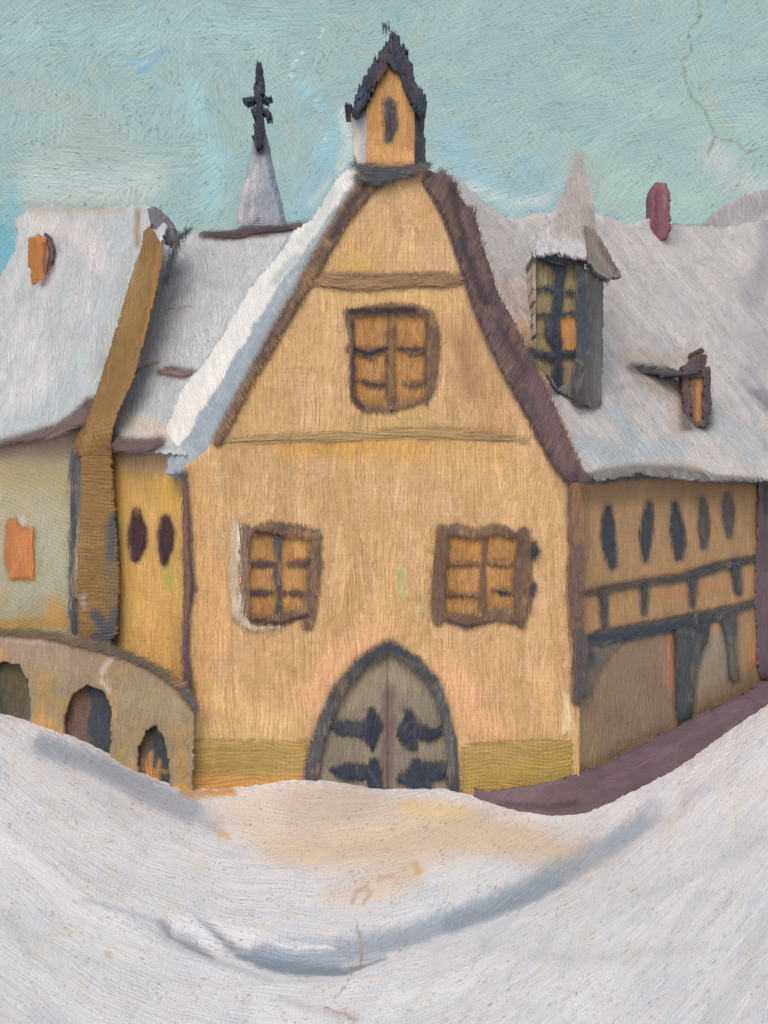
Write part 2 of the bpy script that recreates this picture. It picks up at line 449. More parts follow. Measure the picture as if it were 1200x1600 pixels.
# ------------------------------------------------------------------ sky backdrop, far behind everything
def build_sky():
    xs = np.concatenate([np.linspace(-190, -32, 60)[:-1], np.linspace(-32, 32, 560), np.linspace(32, 190, 60)[1:]])
    zs = np.concatenate([np.linspace(-12, 10, 20)[:-1], np.linspace(10, 34, 230), np.linspace(34, 120, 40)[1:]])
    X, Z = np.meshgrid(xs, zs)
    Yy = 62 - X * X / 320.0
    V = np.stack([X, Yy, Z], -1).reshape(-1, 3)
    px, py = project(V)
    T = []
    tq = (126, 172, 184); gg = (158, 174, 170); bl = (120, 165, 190); pale = (172, 188, 190)
    T += [(60, [(-40, 330), (0, 380), (10, 440)], (104, 160, 176), 0.8, 22), (40, [(20, 330), (35, 300)], (116, 166, 176), 0.6, 16),
          (70, [(60, 250), (150, 230), (250, 260)], gg, 0.6, 40), (50, [(60, 285), (160, 290), (230, 285)], pale, 0.6, 25),
          (14, [(50, 318), (120, 322), (215, 322)], (138, 152, 150), 0.8, 8),
          (50, [(300, 150), (340, 260), (330, 320)], (146, 186, 190), 0.6, 30), (60, [(470, 330), (500, 290), (540, 230)], (132, 174, 188), 0.55, 32),
          (60, [(700, 200), (720, 260), (790, 310)], (134, 174, 188), 0.5, 34), (30, [(470, 130), (520, 180), (505, 240)], (140, 182, 194), 0.6, 20),
          (46, [(820, 260), (860, 300), (840, 320)], bl, 0.4, 28), (70, [(930, 250), (980, 300), (1100, 320)], (146, 176, 170), 0.7, 34),
          (60, [(900, 120), (1000, 160), (1180, 200)], (150, 180, 174), 0.6, 50), (50, [(1120, 250), (1170, 290), (1200, 300)], (170, 176, 178), 0.6, 26),
          (90, [(30, 60), (200, 50), (400, 40)], (148, 182, 184), 0.6, 60), (60, [(20, 150), (110, 165), (150, 200)], (154, 170, 168), 0.6, 40),
          (5, [(215, 112), (240, 98), (258, 78)], (100, 148, 190), 0.6, 4), (4, [(205, 120), (232, 108)], (100, 148, 190), 0.5, 4),
          (4, [(195, 100), (222, 94)], (104, 152, 196), 0.6, 4), (3, [(232, 92), (262, 68)], (96, 146, 194), 0.5, 3),
          (14, [(538, 175), (545, 230), (530, 262)], (196, 200, 196), 0.55, 9), (16, [(735, 290), (800, 318), (850, 312)], (186, 192, 190), 0.5, 10), (10, [(485, 320), (515, 280)], (186, 192, 190), 0.5, 8), (24, [(40, 308), (120, 312), (220, 308)], (166, 178, 172), 0.6, 14), (16, [(850, 320), (880, 270), (892, 236)], (156, 172, 172), 0.6, 10), (16, [(925, 260), (945, 310), (990, 334)], (150, 168, 160), 0.6, 10)]
    for i in range(12):
        T.append((6, [(470 + RS.rand() * 80 - 40, 20 + RS.rand() * 250)] , (206, 212, 210), 0.6, 4))
    rust = (118, 98, 60)
    T += [(3, [(1092, -5), (1094, 30), (1076, 50), (1082, 82), (1066, 96), (1070, 120), (1082, 150)], rust, 0.75, 3),
          (3, [(1082, 150), (1104, 178), (1118, 212), (1108, 240)], rust, 0.6, 3), (2.5, [(1120, 216), (1150, 222), (1165, 238), (1190, 232)], rust, 0.7, 3),
          (8, [(1100, 110), (1108, 160), (1140, 200)], (160, 160, 140), 0.4, 10)]
    tc = paint(px, py, T)
    u = X.ravel() / 3.05; v = Z.ravel() / 3.05
    # the brush turned in wide arcs over the sky
    th = (fbm(u / 3.1 + 5, v / 3.1 + 9, 1) - 0.5) * 1.9 + 0.9
    uv = np.stack([u * np.cos(0.9) - v * np.sin(0.9) + th * 0.9, u * np.sin(0.9) + v * np.cos(0.9) + th * 0.5, 0 * u], -1)
    ny, nx = X.shape; idx = np.arange(ny * nx).reshape(ny, nx)
    F = np.stack([idx[:-1, :-1], idx[:-1, 1:], idx[1:, 1:], idx[1:, :-1]], -1).reshape(-1, 4)
    m = mat('sky_paint', [(139, 168, 171), (145, 171, 172), (149, 169, 166), (131, 166, 174)], fs=26, ft=2.4, cw=0.42, cl=0.9, shear=1.6,
            bump=0.85, speck=0.75, contrast=0.15, grain=0.24, weave=0.5, rough=0.7, speck_col=(100, 112, 104))
    o = make_obj('sky', V, F, m, uv, tc)
    tag(o, kind='structure')
build_sky()

# ------------------------------------------------------------------ depth of the walls along the street
wing = plane((900, 900, 0.20), (900, 700, 0.20), (1200, 900, 4.0))
def arcade_y(px, py):
    return -0.30 + 1.5 * (np.clip((300 - px) / 300.0, -0.3, 3.0)) ** 1.25 if np.isscalar(px) else \
        -0.30 + 1.5 * np.sign(300 - px) * np.abs(np.clip((300 - px) / 300.0, -0.3, 3.0)) ** 1.25

LOW = [(-400, 1010), (-200, 1060), (0, 1114), (40, 1126), (100, 1146), (165, 1177), (230, 1214), (290, 1236), (330, 1236), (400, 1226), (475, 1214),
       (540, 1224), (600, 1232), (720, 1234), (760, 1250), (810, 1266), (867, 1272), (937, 1256), (1000, 1222), (1075, 1183), (1117, 1152), (1200, 1097), (1400, 980), (1700, 880)]
UPP = [(738, 1236), (762, 1242), (867, 1225), (950, 1196), (1033, 1150), (1117, 1112), (1200, 1067), (1400, 960)]
def front_y(px):
    if px < 300: return float(arcade_y(float(px), 0)) + 0.1
    if px < 740: return 0.05
    k = min(1, (px - 740) / 130.0)
    return float(wing(np.array(float(px)), np.array(1100.0))) * k - 0.75 * k + 0.05 * (1 - k) if px > 900 else 0.05 - 0.75 * k + 0.1 * k

base = np.array([ray(np.array(float(a)), np.array(float(b)), front_y(a)) for a, b in LOW])

_bx = np.arange(-14, 16, 0.05)
_k = np.exp(-0.5 * (np.arange(-12, 13) / 5.0) ** 2); _k /= _k.sum()
base = np.stack([_bx] + [np.convolve(np.pad(np.interp(_bx, base[:, 0], base[:, i]), 12, 'edge'), _k, 'valid') for i in (1, 2)], -1)

def ground_z(x, y):
    zb = np.interp(x, base[:, 0], base[:, 2]); yb = np.interp(x, base[:, 0], base[:, 1])
    t = sstep(0, 1, (yb - y) / 11.0)
    z = zb * (1 - t) + (-0.05 + 0.02 * np.abs(x)) * t
    return z

def build_ground():
    xs = np.concatenate([np.linspace(-220, -8.2, 60)[:-1], np.linspace(-8.2, 8.2, 620), np.linspace(8.2, 220, 60)[1:]])
    ys = np.concatenate([np.linspace(-90, -15.6, 24)[:-1], np.linspace(-15.6, -0.9, 330)[:-1], np.linspace(-0.9, 4.6, 200), np.linspace(4.6, 70, 40)[1:]])
    X, Yy = np.meshgrid(xs, ys); x = X.ravel(); y = Yy.ravel()
    z = ground_z(x, y)
    inner = (np.abs(x) < 9) & (y < 6) & (y > -17)
    z = z + inner * ((fbm(x * 14 + 3, y * 9, 2) - 0.5) * 0.05 * sstep(-1.6, -0.2, y) * 0.7 + (fbm(x * 1.1, y * 0.5 + 7, 2) - 0.5) * 0.07)
    V = np.stack([x, y, z], -1)
    px, py = project(V)
    sweep = [(270, 1452), (350, 1478), (430, 1500), (520, 1500), (600, 1472), (700, 1442), (800, 1406), (880, 1370), (940, 1335), (1000, 1292), (1060, 1252)]
    sweep_dip = sstep(-22, 12, line_d(px, py, sweep, [14, 30, 40, 40, 36, 32, 26, 22, 18, 8])) * (y > -17) * (y < 0)
    z = z - sweep_dip * 0.10
    V[:, 2] = z
    # grey sweep: shadow on the snow painted into its colour, along the dip
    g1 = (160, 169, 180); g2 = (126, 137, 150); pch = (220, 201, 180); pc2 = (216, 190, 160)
    T = [('p', [(330, 1245), (480, 1225), (620, 1240), (760, 1262), (860, 1290), (940, 1330), (880, 1345), (760, 1340), (600, 1372), (480, 1360), (380, 1330), (340, 1285)], pch, 0.65, 34),
         (50, [(440, 1330), (560, 1320), (700, 1300), (830, 1320), (900, 1328)], pc2, 0.5, 30),
         (46, [(520, 1400), (600, 1390), (640, 1370)], pc2, 0.5, 26), (30, [(640, 1262), (720, 1270)], (222, 198, 160), 0.7, 14),
         (60, [(470, 1260), (560, 1250)], (206, 190, 178), 0.6, 20),
         (40, [(70, 1165), (150, 1195), (230, 1235), (290, 1265)], (160, 166, 178), 0.85, 18),
         (30, [(220, 1235), (290, 1255), (330, 1290)], (168, 172, 182), 0.6, 18),
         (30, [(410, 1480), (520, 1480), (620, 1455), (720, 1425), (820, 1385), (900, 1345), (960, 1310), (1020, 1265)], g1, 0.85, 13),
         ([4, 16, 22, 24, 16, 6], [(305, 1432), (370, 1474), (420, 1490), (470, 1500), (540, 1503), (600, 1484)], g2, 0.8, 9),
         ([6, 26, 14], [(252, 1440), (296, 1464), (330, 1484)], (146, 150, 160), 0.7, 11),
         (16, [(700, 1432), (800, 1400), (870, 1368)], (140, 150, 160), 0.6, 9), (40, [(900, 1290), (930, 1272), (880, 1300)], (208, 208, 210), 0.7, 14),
         ([2, 8, 3], [(400, 1462), (450, 1473), (520, 1474)], (218, 218, 220), 0.8, 5), (10, [(130, 1405), (200, 1425), (260, 1445)], (172, 172, 180), 0.6, 8),
         (16, [(440, 1560), (520, 1585), (560, 1590)], (182, 182, 188), 0.6, 12), (20, [(1000, 1400), (1100, 1360), (1200, 1310)], (182, 184, 190), 0.5, 20),
         (24, [(1020, 1260), (1100, 1235), (1190, 1160)], (200, 202, 208), 0.6, 14),
         (26, [(0, 1430), (120, 1500), (300, 1540)], (194, 194, 198), 0.5, 22), (30, [(760, 1480), (900, 1500), (1100, 1480)], (194, 192, 192), 0.5, 26),
         (3, [(556, 1437), (565, 1462), (566, 1490), (548, 1510), (540, 1540), (520, 1560)], (176, 136, 108), 0.8, 3),
         (4, [(510, 1575), (540, 1585), (556, 1596)], (186, 142, 112), 0.7, 4), (4, [(548, 1412), (556, 1394), (572, 1386), (580, 1398), (566, 1414)], (190, 160, 138), 0.7, 4),
         (6, [(592, 1372), (615, 1368)], (196, 160, 130), 0.6, 5), (14, [(290, 1238), (330, 1240), (360, 1236)], (190, 140, 84), 0.75, 7),
         (14, [(345, 1302), (352, 1306)], (208, 176, 134), 0.6, 6), (8, [(650, 1350), (655, 1362)], (214, 166, 116), 0.7, 5),
         (10, [(165, 1490), (172, 1494)], (212, 186, 160), 0.7, 5)]
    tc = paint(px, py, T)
    # brush runs along the bank and the hollow: across = distance from the valley curve
    crv = 1495 - 0.0009 * (px - 480) ** 2
    sx = (py - crv) / 100.0; tx = px / 100.0 + 0.25 * sx
    near = (py > 900) & (y > -18) & (y < 30)
    sx = np.where(near, sx, y * 0.25); tx = np.where(near, tx, x)
    uv = np.stack([sx, tx, 0 * sx], -1)
    ny, nx = X.shape; idx = np.arange(ny * nx).reshape(ny, nx)
    F = np.stack([idx[:-1, :-1], idx[:-1, 1:], idx[1:, 1:], idx[1:, :-1]], -1).reshape(-1, 4)
    m = mat('ground_snow', [(214, 213, 216), (224, 222, 223), (204, 206, 212), (215, 209, 203)], fs=32, ft=1.0, cw=0.34, cl=2.2, shear=0.22,
            bump=0.45, speck=0.7, contrast=0.22, grain=0.36, weave=0.2, rough=0.75, speck_col=(150, 134, 118), spec=0.15)
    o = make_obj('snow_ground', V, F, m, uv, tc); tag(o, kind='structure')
build_ground()

# purple-brown strip that curves up along the right-hand wall
pv = [(x, y) for x, y in UPP if x <= 1400]
lw = [(x, y) for x, y in LOW if 738 <= x <= 1400]
upx = np.array([p[0] for p in UPP], float); upy = np.array([p[1] for p in UPP], float)
def foot_strip_y(px, py):
    u = np.interp(px, upx, upy)
    t = px - 900.0
    w = 0.2 + 0.0127 * (t + np.sqrt(t * t + 1600)) / 2 - 0.25 - 0.06
    w = np.where(px > 1000, np.minimum(w, wing(px, py) - 0.06), w)
    k = np.clip((px - 740) / 130.0, 0, 1)
    return w * 1.0 - 0.16 - 0.62 * np.clip((py - u) / 46.0, 0, 2) * k
foot_strip = slab('purple_strip', [P_(*([(738, 1228)] + [(x, y - 6) for x, y in pv] + [(x, y + 22) for x, y in reversed(lw)]))], foot_strip_y, 0.4, PST, None,
            touches=[(12, [(780, 1256), (860, 1262), (900, 1255)], (74, 60, 68), 0.8, 6), (10, [(940, 1225), (1040, 1175), (1150, 1110)], (112, 92, 100), 0.6, 8)],
            rag=2.5, ang=60, bulge=0.02, back=(0, 0, -1))
tag(foot_strip, kind='structure')

# ------------------------------------------------------------------ the gabled house
house = thing('gabled_house', (0.0, 3.0, 0.0), 'yellow plastered house with steep gable, bell turret and dark arched double door', 'house')
W0 = const(0.0)
gable = P_((286, 760), (288, 728), (322, 704), (384, 612), (432, 530), (482, 440), (524, 356), (556, 292), (562, 266), (674, 266), (684, 290), (708, 352), (730, 430), (762, 500),
           (804, 580), (850, 668), (892, 742), (906, 760), (906, 1262), (286, 1262))
win_up = P_((548, 484), (664, 484), (672, 500), (670, 622), (650, 632), (560, 640), (548, 624))
win_l = P_((386, 826), (490, 830), (488, 966), (392, 966))
win_r = P_((692, 832), (812, 834), (812, 966), (690, 966))
arch = P_((488, 1250), (490, 1190), (507, 1134), (536, 1082), (570, 1040), (608, 1016), (646, 1034), (678, 1064), (697, 1110), (708, 1160), (710, 1250))
yb = (198, 158, 100); pk = (216, 170, 130)
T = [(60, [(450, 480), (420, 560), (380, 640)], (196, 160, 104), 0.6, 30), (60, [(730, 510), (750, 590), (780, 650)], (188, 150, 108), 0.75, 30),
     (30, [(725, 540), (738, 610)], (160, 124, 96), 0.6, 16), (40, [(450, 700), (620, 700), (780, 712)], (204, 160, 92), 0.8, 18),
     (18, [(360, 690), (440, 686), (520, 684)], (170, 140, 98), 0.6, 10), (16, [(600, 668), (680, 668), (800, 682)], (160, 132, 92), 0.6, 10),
     (30, [(580, 660), (660, 655)], (196, 164, 112), 0.8, 12), (40, [(520, 470), (620, 458), (700, 470)], (208, 174, 118), 0.7, 16),
     (50, [(480, 1080), (530, 1020), (600, 985)], pk, 0.75, 24), (60, [(700, 1050), (740, 1110), (780, 1140)], pk, 0.7, 30),
     (40, [(340, 900), (345, 1000)], (212, 168, 118), 0.7, 20), (50, [(330, 1080), (400, 1120), (460, 1120)], (216, 182, 128), 0.65, 24),
     (60, [(600, 860), (610, 960)], (206, 172, 118), 0.5, 30), (14, [(628, 890), (632, 925)], (190, 184, 138), 0.75, 6), (12, [(660, 935), (662, 955)], (188, 180, 130), 0.6, 7),
     (26, [(862, 700), (880, 760)], (182, 144, 92), 0.6, 12), (40, [(850, 1060), (870, 1130)], (214, 178, 124), 0.7, 20), (10, [(886, 1090), (884, 1140)], (222, 204, 166), 0.85, 6),
     (70, [(700, 720), (780, 740), (850, 800)], (206, 172, 122), 0.6, 24), (30, [(310, 1140), (400, 1146), (460, 1140)], (206, 176, 122), 0.6, 12),
     (30, [(520, 340), (560, 400)], (204, 164, 102), 0.6, 16), (20, [(510, 412), (590, 418)], (196, 164, 96), 0.6, 10),
     (46, [(310, 740), (316, 900), (312, 1080)], (206, 164, 106), 0.6, 18)]
wall = slab('wall', [gable], W0, 6.0, YEL, house, T, holes=[win_up, win_l, win_r, arch], rag=1.2, relief=0.02, bulge=0.01)

slab('plinth', [P_((284, 1160), (340, 1154), (420, 1158), (482, 1156), (476, 1256), (284, 1256))], const(-0.02), 0.1, OLV, house,
     [(24, [(290, 1222), (400, 1222), (470, 1218)], (184, 136, 76), 0.7, 12), (20, [(300, 1160), (460, 1162)], (166, 142, 84), 0.6, 8)], rag=3, ang=90)
slab('plinth', [P_((722, 1166), (780, 1158), (850, 1154), (894, 1158), (896, 1254), (724, 1262))], const(-0.02), 0.1, OLV, house,
     [(30, [(740, 1215), (830, 1200), (890, 1185)], (162, 136, 66), 0.6, 16), (16, [(740, 1240), (800, 1236)], (186, 144, 80), 0.6, 8)], rag=3, ang=90)

# snow-laden left roof slope and its blue-grey edge, running back from the gable
_lr = plane((350, 600, 0.10), (560, 262, 0.10), (300, 590, 0.75))
lroof = lambda px, py: np.maximum(_lr(px, py), 0.06)
slab('roof', [P_((556, 258), (540, 262), (522, 284), (500, 322), (482, 346), (455, 362), (428, 402), (394, 444), (350, 520), (312, 572), (282, 612), (262, 662), (246, 700),
                 (262, 716), (258, 740), (300, 742), (318, 712), (352, 684), (402, 610), (450, 525), (500, 436), (540, 356), (572, 290), (572, 262))], lroof, 1.2, BGY, house,
     [('p', [(556, 254), (520, 280), (498, 320), (470, 350), (430, 400), (385, 455), (340, 535), (300, 585), (276, 620), (242, 706), (276, 708), (310, 650), (350, 584), (392, 520), (436, 448), (480, 380), (520, 330), (552, 282)], (212, 212, 210), 0.95, 5),
      (16, [(520, 300), (500, 340), (470, 380)], (188, 192, 188), 0.8, 10), (12, [(430, 440), (462, 400), (486, 420), (440, 480)], (156, 172, 174), 0.8, 8),
      (14, [(350, 560), (300, 640), (264, 700)], (222, 220, 216), 0.8, 8)], rag=2.5, ang=-32, back=(0.3, 1, -0.2), relief=0.02)
slab('roof', [P_((664, 262), (700, 280), (742, 340), (776, 450), (850, 600), (916, 748), (884, 748), (820, 640), (740, 470), (700, 350), (664, 284))],
     const(0.12), 6.0, PUR, house, [], rag=1.0, back=(0, 1, 0))

slab('bargeboard', [L_([26, 26, 22, 22, 20, 18, 16, 14, 14], (582, 282), (556, 312), (530, 350), (505, 392), (482, 436), (450, 488), (416, 548), (384, 604), (340, 690))], const(-0.04), 0.16, BRN, house,
     [(14, [(578, 284), (548, 318), (520, 372)], (66, 58, 64), 0.7, 6), (8, [(566, 320), (530, 380)], (176, 130, 78), 0.6, 6), (8, [(440, 525), (400, 592), (352, 676)], (160, 122, 80), 0.55, 6),
      (8, [(470, 440), (436, 500), (402, 566)], (72, 62, 66), 0.7, 6)], rag=3.8, ang=-30, rs=4, bulge=0.035)
slab('bargeboard', [P_((690, 262), (714, 284), (724, 318), (742, 322), (758, 398), (782, 464), (806, 504), (832, 552), (858, 610), (886, 676), (908, 728), (930, 752), (886, 756), (862, 724), (846, 694),
                       (818, 640), (790, 590), (764, 540), (742, 486), (726, 436), (706, 372), (684, 320), (660, 284))], const(-0.05), 0.2, PUR, house,
     [(16, [(706, 290), (730, 400), (756, 470)], (58, 50, 58), 0.7, 8), (12, [(690, 300), (712, 366)], (104, 88, 70), 0.7, 6), (24, [(830, 590), (870, 680), (890, 730)], (108, 88, 92), 0.75, 12),
      (8, [(724, 330), (744, 400), (762, 450)], (116, 92, 96), 0.6, 6), (12, [(776, 500), (820, 580)], (66, 54, 62), 0.6, 8)], rag=3.0, ang=24, rs=4.5, bulge=0.045)
slab('string_course', [L_([16, 22, 24, 20, 22, 14], (486, 436), (530, 440), (580, 442), (640, 438), (690, 438), (718, 438))], const(-0.025), 0.1, BRN, house,
     [(40, [(480, 436), (722, 438)], (150, 120, 88), 0.9, 10), (8, [(560, 430), (590, 428)], (110, 92, 76), 0.8, 4)], rag=3.0, ang=90)
slab('string_course', [L_([6, 14, 16, 16, 18, 10, 5], (352, 690), (430, 684), (540, 682), (640, 676), (730, 680), (790, 684), (826, 690))], const(-0.018), 0.08, YEL, house,
     [(24, [(350, 690), (540, 682), (640, 676), (740, 682), (826, 692)], (168, 140, 100), 0.85, 10), (7, [(590, 668), (650, 666)], (116, 98, 80), 0.8, 5), (6, [(730, 680), (800, 690)], (140, 116, 90), 0.8, 5)], rag=3.0, ang=90)
slab('corner_post_or_shade', [L_([8, 12, 15, 16, 12, 12, 14, 8], (288, 742), (290, 800), (291, 860), (296, 920), (290, 960), (288, 1010), (292, 1060), (302, 1108))], const(-0.03), 0.16, PUR, house,  # dark strip standing in for the shadow line at the left corner
     [(14, [(290, 750), (291, 860), (296, 960)], (126, 98, 80), 0.6, 8), (6, [(300, 880), (300, 960)], (62, 50, 56), 0.8, 4), (10, [(290, 980), (296, 1080)], (96, 84, 90), 0.7, 6)], rag=3.2, rs=4, bulge=0.035)
slab('corner_post_or_shade', [L_([20, 28, 30, 26, 24, 26, 24, 16], (900, 752), (902, 800), (904, 870), (900, 930), (902, 980), (908, 1020), (906, 1060), (902, 1094))], const(-0.035), 0.2, BRN, house,  # right corner's shadow line, likewise built as a dark strip
     [(18, [(900, 752), (906, 830)], (140, 108, 80), 0.8, 10), (26, [(902, 860), (900, 960)], (106, 86, 82), 0.7, 12), (20, [(908, 990), (905, 1090)], (80, 78, 84), 0.85, 10)], rag=3.4, rs=4, bulge=0.04)

# lamp-yellow windows with heavy wooden surrounds
def window(frame_shapes, bars, pane_poly, ytouch, pane_t, bar_mat, extra=None, fr_mat=BRN, bar_t=()):
    f = slab('window', frame_shapes, const(-0.04), 0.16, fr_mat, house, ytouch, rag=2.2, rs=4, step=1.5, bulge=0.035)
    slab('pane', [pane_poly], const(0.045), 0.05, ORG, f, pane_t, rag=0.5, step=1.5)
    slab('glazing_bar', bars, const(0.0), 0.07, bar_mat, f, bar_t, rag=1.8, rs=3.5, step=1.2, bulge=0.03)
    return f
dk = (58, 48, 56)
window([L_([14, 9, 10, 8], (545, 488), (550, 540), (550, 600), (556, 622)), L_([12, 18, 16, 12], (544, 488), (600, 482), (640, 482), (668, 488)),
        L_([16, 24, 22, 20, 10], (670, 492), (676, 520), (674, 560), (672, 600), (664, 628)), L_([8, 14, 8, 12, 6], (552, 622), (570, 638), (610, 638), (650, 628), (666, 620))],
       [L_([14, 16, 18, 14], (612, 484), (611, 530), (609, 590), (612, 636)), L_([10, 18, 6], (546, 545), (575, 552), (612, 540)), L_([5, 12, 12], (616, 541), (640, 548), (664, 546)),
        L_([5, 11, 9], (554, 592), (580, 600), (608, 598)), L_([4, 11, 6], (628, 598), (642, 601), (664, 597))],
       P_((540, 478), (676, 478), (676, 646), (540, 646)),
       [(7, [(552, 500), (550, 620), (566, 636)], dk, 0.85, 4), (12, [(550, 486), (600, 486), (650, 484)], (50, 42, 48), 0.8, 5), (8, [(664, 510), (664, 600)], (70, 56, 58), 0.7, 5), (8, [(600, 638), (650, 628)], (134, 110, 82), 0.8, 5)],
       [(14, [(560, 560), (562, 630)], (178, 128, 66), 0.7, 8), (10, [(640, 510), (655, 530)], (206, 146, 84), 0.6, 8)], BRN,
       bar_t=[(8, [(550, 546), (575, 554), (605, 544)], (48, 42, 52), 0.9, 4), (7, [(620, 545), (662, 547)], (56, 46, 56), 0.8, 4), (6, [(560, 596), (600, 603)], (72, 54, 60), 0.8, 4), (8, [(612, 490), (610, 620)], (146, 106, 66), 0.65, 5)])
window([L_([14, 12, 12, 10], (384, 826), (384, 870), (384, 920), (386, 962)), L_([10, 20, 26, 20, 18], (386, 832), (420, 824), (440, 828), (470, 830), (496, 838)),
        L_([18, 22, 22, 22, 14], (492, 840), (492, 880), (488, 920), (484, 955), (480, 978)), L_([8, 18, 20, 14], (380, 966), (410, 970), (440, 968), (476, 956))],
       [L_([14, 10, 14, 9, 11], (432, 838), (436, 872), (432, 900), (436, 930), (434, 962)), L_([7, 13, 6], (386, 882), (410, 881), (430, 880)), L_([6, 13, 12], (450, 881), (468, 879), (486, 880)),
        L_([5, 12, 6], (384, 926), (405, 926), (428, 926)), L_([5, 11, 9], (440, 926), (460, 926), (484, 930))],
       P_((376, 818), (500, 822), (500, 974), (376, 974)),
       [(12, [(384, 826), (384, 960)], (134, 110, 96), 0.8, 6), (8, [(400, 832), (440, 838), (452, 846)], (48, 42, 54), 0.85, 5), (8, [(390, 968), (440, 976), (478, 962)], (66, 50, 56), 0.85, 5),
        (8, [(462, 830), (490, 836)], (150, 110, 80), 0.7, 5), (6, [(484, 860), (482, 930)], (70, 62, 68), 0.6, 5)],
       [(14, [(392, 880), (390, 940)], (180, 130, 54), 0.7, 8), (20, [(465, 850), (470, 865)], (200, 156, 96), 0.6, 8)], SLA,
       bar_t=[(9, [(388, 882), (430, 880)], (84, 62, 60), 0.8, 4), (9, [(386, 927), (428, 926)], (74, 54, 60), 0.8, 4), (10, [(450, 880), (486, 880)], (96, 68, 60), 0.8, 4), (10, [(440, 926), (484, 930)], (90, 66, 58), 0.8, 4), (5, [(437, 880), (438, 900)], (150, 116, 76), 0.7, 3)])
window([L_([20, 24, 24, 26, 22], (692, 830), (690, 870), (686, 900), (684, 940), (684, 966)), L_([16, 20, 16, 20, 12], (694, 830), (716, 828), (745, 834), (776, 826), (806, 836)),
        L_([20, 28, 30, 28, 12], (818, 832), (818, 870), (816, 910), (816, 950), (814, 976)), L_([14, 24, 22, 20], (690, 962), (730, 970), (776, 960), (808, 966))],
       [L_([9, 8, 11, 11], (758, 834), (756, 870), (754, 910), (755, 956)), L_([7, 11, 6], (700, 882), (725, 881), (752, 880)), L_([9, 11, 11], (760, 878), (780, 880), (802, 880)),
        L_([12, 9, 7], (694, 926), (720, 930), (750, 930)), L_([4, 12, 9], (766, 922), (784, 924), (802, 926))],
       P_((682, 822), (822, 822), (822, 978), (682, 978)),
       [(26, [(694, 830), (686, 960)], (106, 84, 72), 0.6, 12), (8, [(700, 972), (730, 980), (760, 974)], (70, 56, 66), 0.8, 5), (8, [(700, 836), (715, 836)], (92, 74, 70), 0.7, 5)],
       [(20, [(720, 845), (740, 855)], (190, 134, 70), 0.6, 10)], BRN,
       bar_t=[(6, [(704, 884), (740, 882)], (72, 58, 66), 0.8, 3), (5, [(704, 934), (742, 933)], (58, 48, 60), 0.9, 3), (6, [(774, 926), (800, 930)], (52, 44, 58), 0.9, 3), (8, [(700, 880), (750, 880)], (150, 112, 76), 0.5, 4), (9, [(765, 879), (800, 879)], (158, 118, 78), 0.6, 5)])
slab('window_surround', [L_([14, 20, 18, 18, 12], (368, 820), (366, 870), (366, 920), (370, 958), (386, 976)), L_([10, 7, 5], (380, 974), (400, 982), (436, 980))], const(-0.07), 0.1, CRM, house,
     [(7, [(374, 826), (374, 870), (378, 900), (380, 950)], (222, 214, 202), 0.85, 4)], rag=1.8, step=1.5)
for p in ([(834, 850), (836, 862), (832, 872)], [(833, 916), (830, 930)]):
    slab('shutter_hinge', [L_([6, 12, 6] if len(p) == 3 else [8, 4], *p)], const(-0.12), 0.1, NVY, house, rag=1.2, step=1.2)

# arched double door
slab('door_frame', [L_([22, 20, 20, 20, 18, 17, 20, 18, 18, 17, 17, 19, 21], (486, 1250), (487, 1200), (502, 1142), (530, 1080), (568, 1034), (608, 1010), (646, 1034), (676, 1066), (692, 1108), (704, 1160), (706, 1200), (708, 1250))],
     const(-0.015), 0.2, SLA, house, [(14, [(696, 1120), (708, 1200)], (98, 100, 100), 0.7, 8), (14, [(688, 1070), (700, 1120)], (84, 88, 92), 0.6, 8), (16, [(560, 1036), (608, 1010), (650, 1026)], (58, 64, 72), 0.9, 8)], rag=3.2, rs=3.5, bulge=0.03)
DT = [(40, [(510, 1120), (490, 1220)], (110, 108, 100), 0.5, 14), (20, [(608, 1080), (604, 1230)], (110, 98, 94), 0.75, 9), (26, [(560, 1090), (600, 1050)], (138, 132, 110), 0.6, 14), (30, [(650, 1080), (670, 1120)], (126, 124, 108), 0.6, 14), (18, [(606, 1090), (604, 1250)], (112, 98, 94), 0.8, 8), (30, [(540, 1110), (580, 1070), (608, 1050), (650, 1070)], (140, 134, 112), 0.6, 14)]
dl = slab('door', [P_((470, 1256), (476, 1140), (540, 1050), (606, 1000), (606, 1256))], const(0.09), 0.1, DOR, house, DT, rag=0.4, ang=4)
dr = slab('door', [P_((596, 1256), (596, 1000), (690, 1040), (724, 1140), (730, 1256))], const(0.115), 0.1, DOR, house, DT, rag=0.4, ang=-4)
hg = [(15, [(578, 1108), (580, 1150)], (44, 50, 62), 0, 1)]
slab('hinge', [L_([8, 26, 24, 30, 20], (518, 1136), (534, 1137), (556, 1138), (572, 1138), (588, 1136)), L_([14, 26, 24, 8], (581, 1112), (582, 1130), (580, 1150), (582, 1172))], const(0.05), 0.07, NVY, dl, rag=2.6, rs=4, step=1.5, bulge=0.035)
slab('hinge', [L_([8, 28, 26, 22], (520, 1202), (540, 1206), (562, 1206), (586, 1208)), L_([14, 20, 24, 22], (584, 1188), (584, 1200), (584, 1216), (586, 1228))], const(0.05), 0.07, NVY, dl, rag=2.6, rs=4, step=1.5, bulge=0.035)
slab('hinge', [L_([14, 26, 32, 14], (638, 1114), (640, 1130), (638, 1148), (644, 1166)), L_([34, 26, 22, 14], (636, 1142), (654, 1142), (672, 1148), (690, 1140))], const(0.05), 0.07, NVY, dr, rag=2.6, rs=4, step=1.5, bulge=0.035)
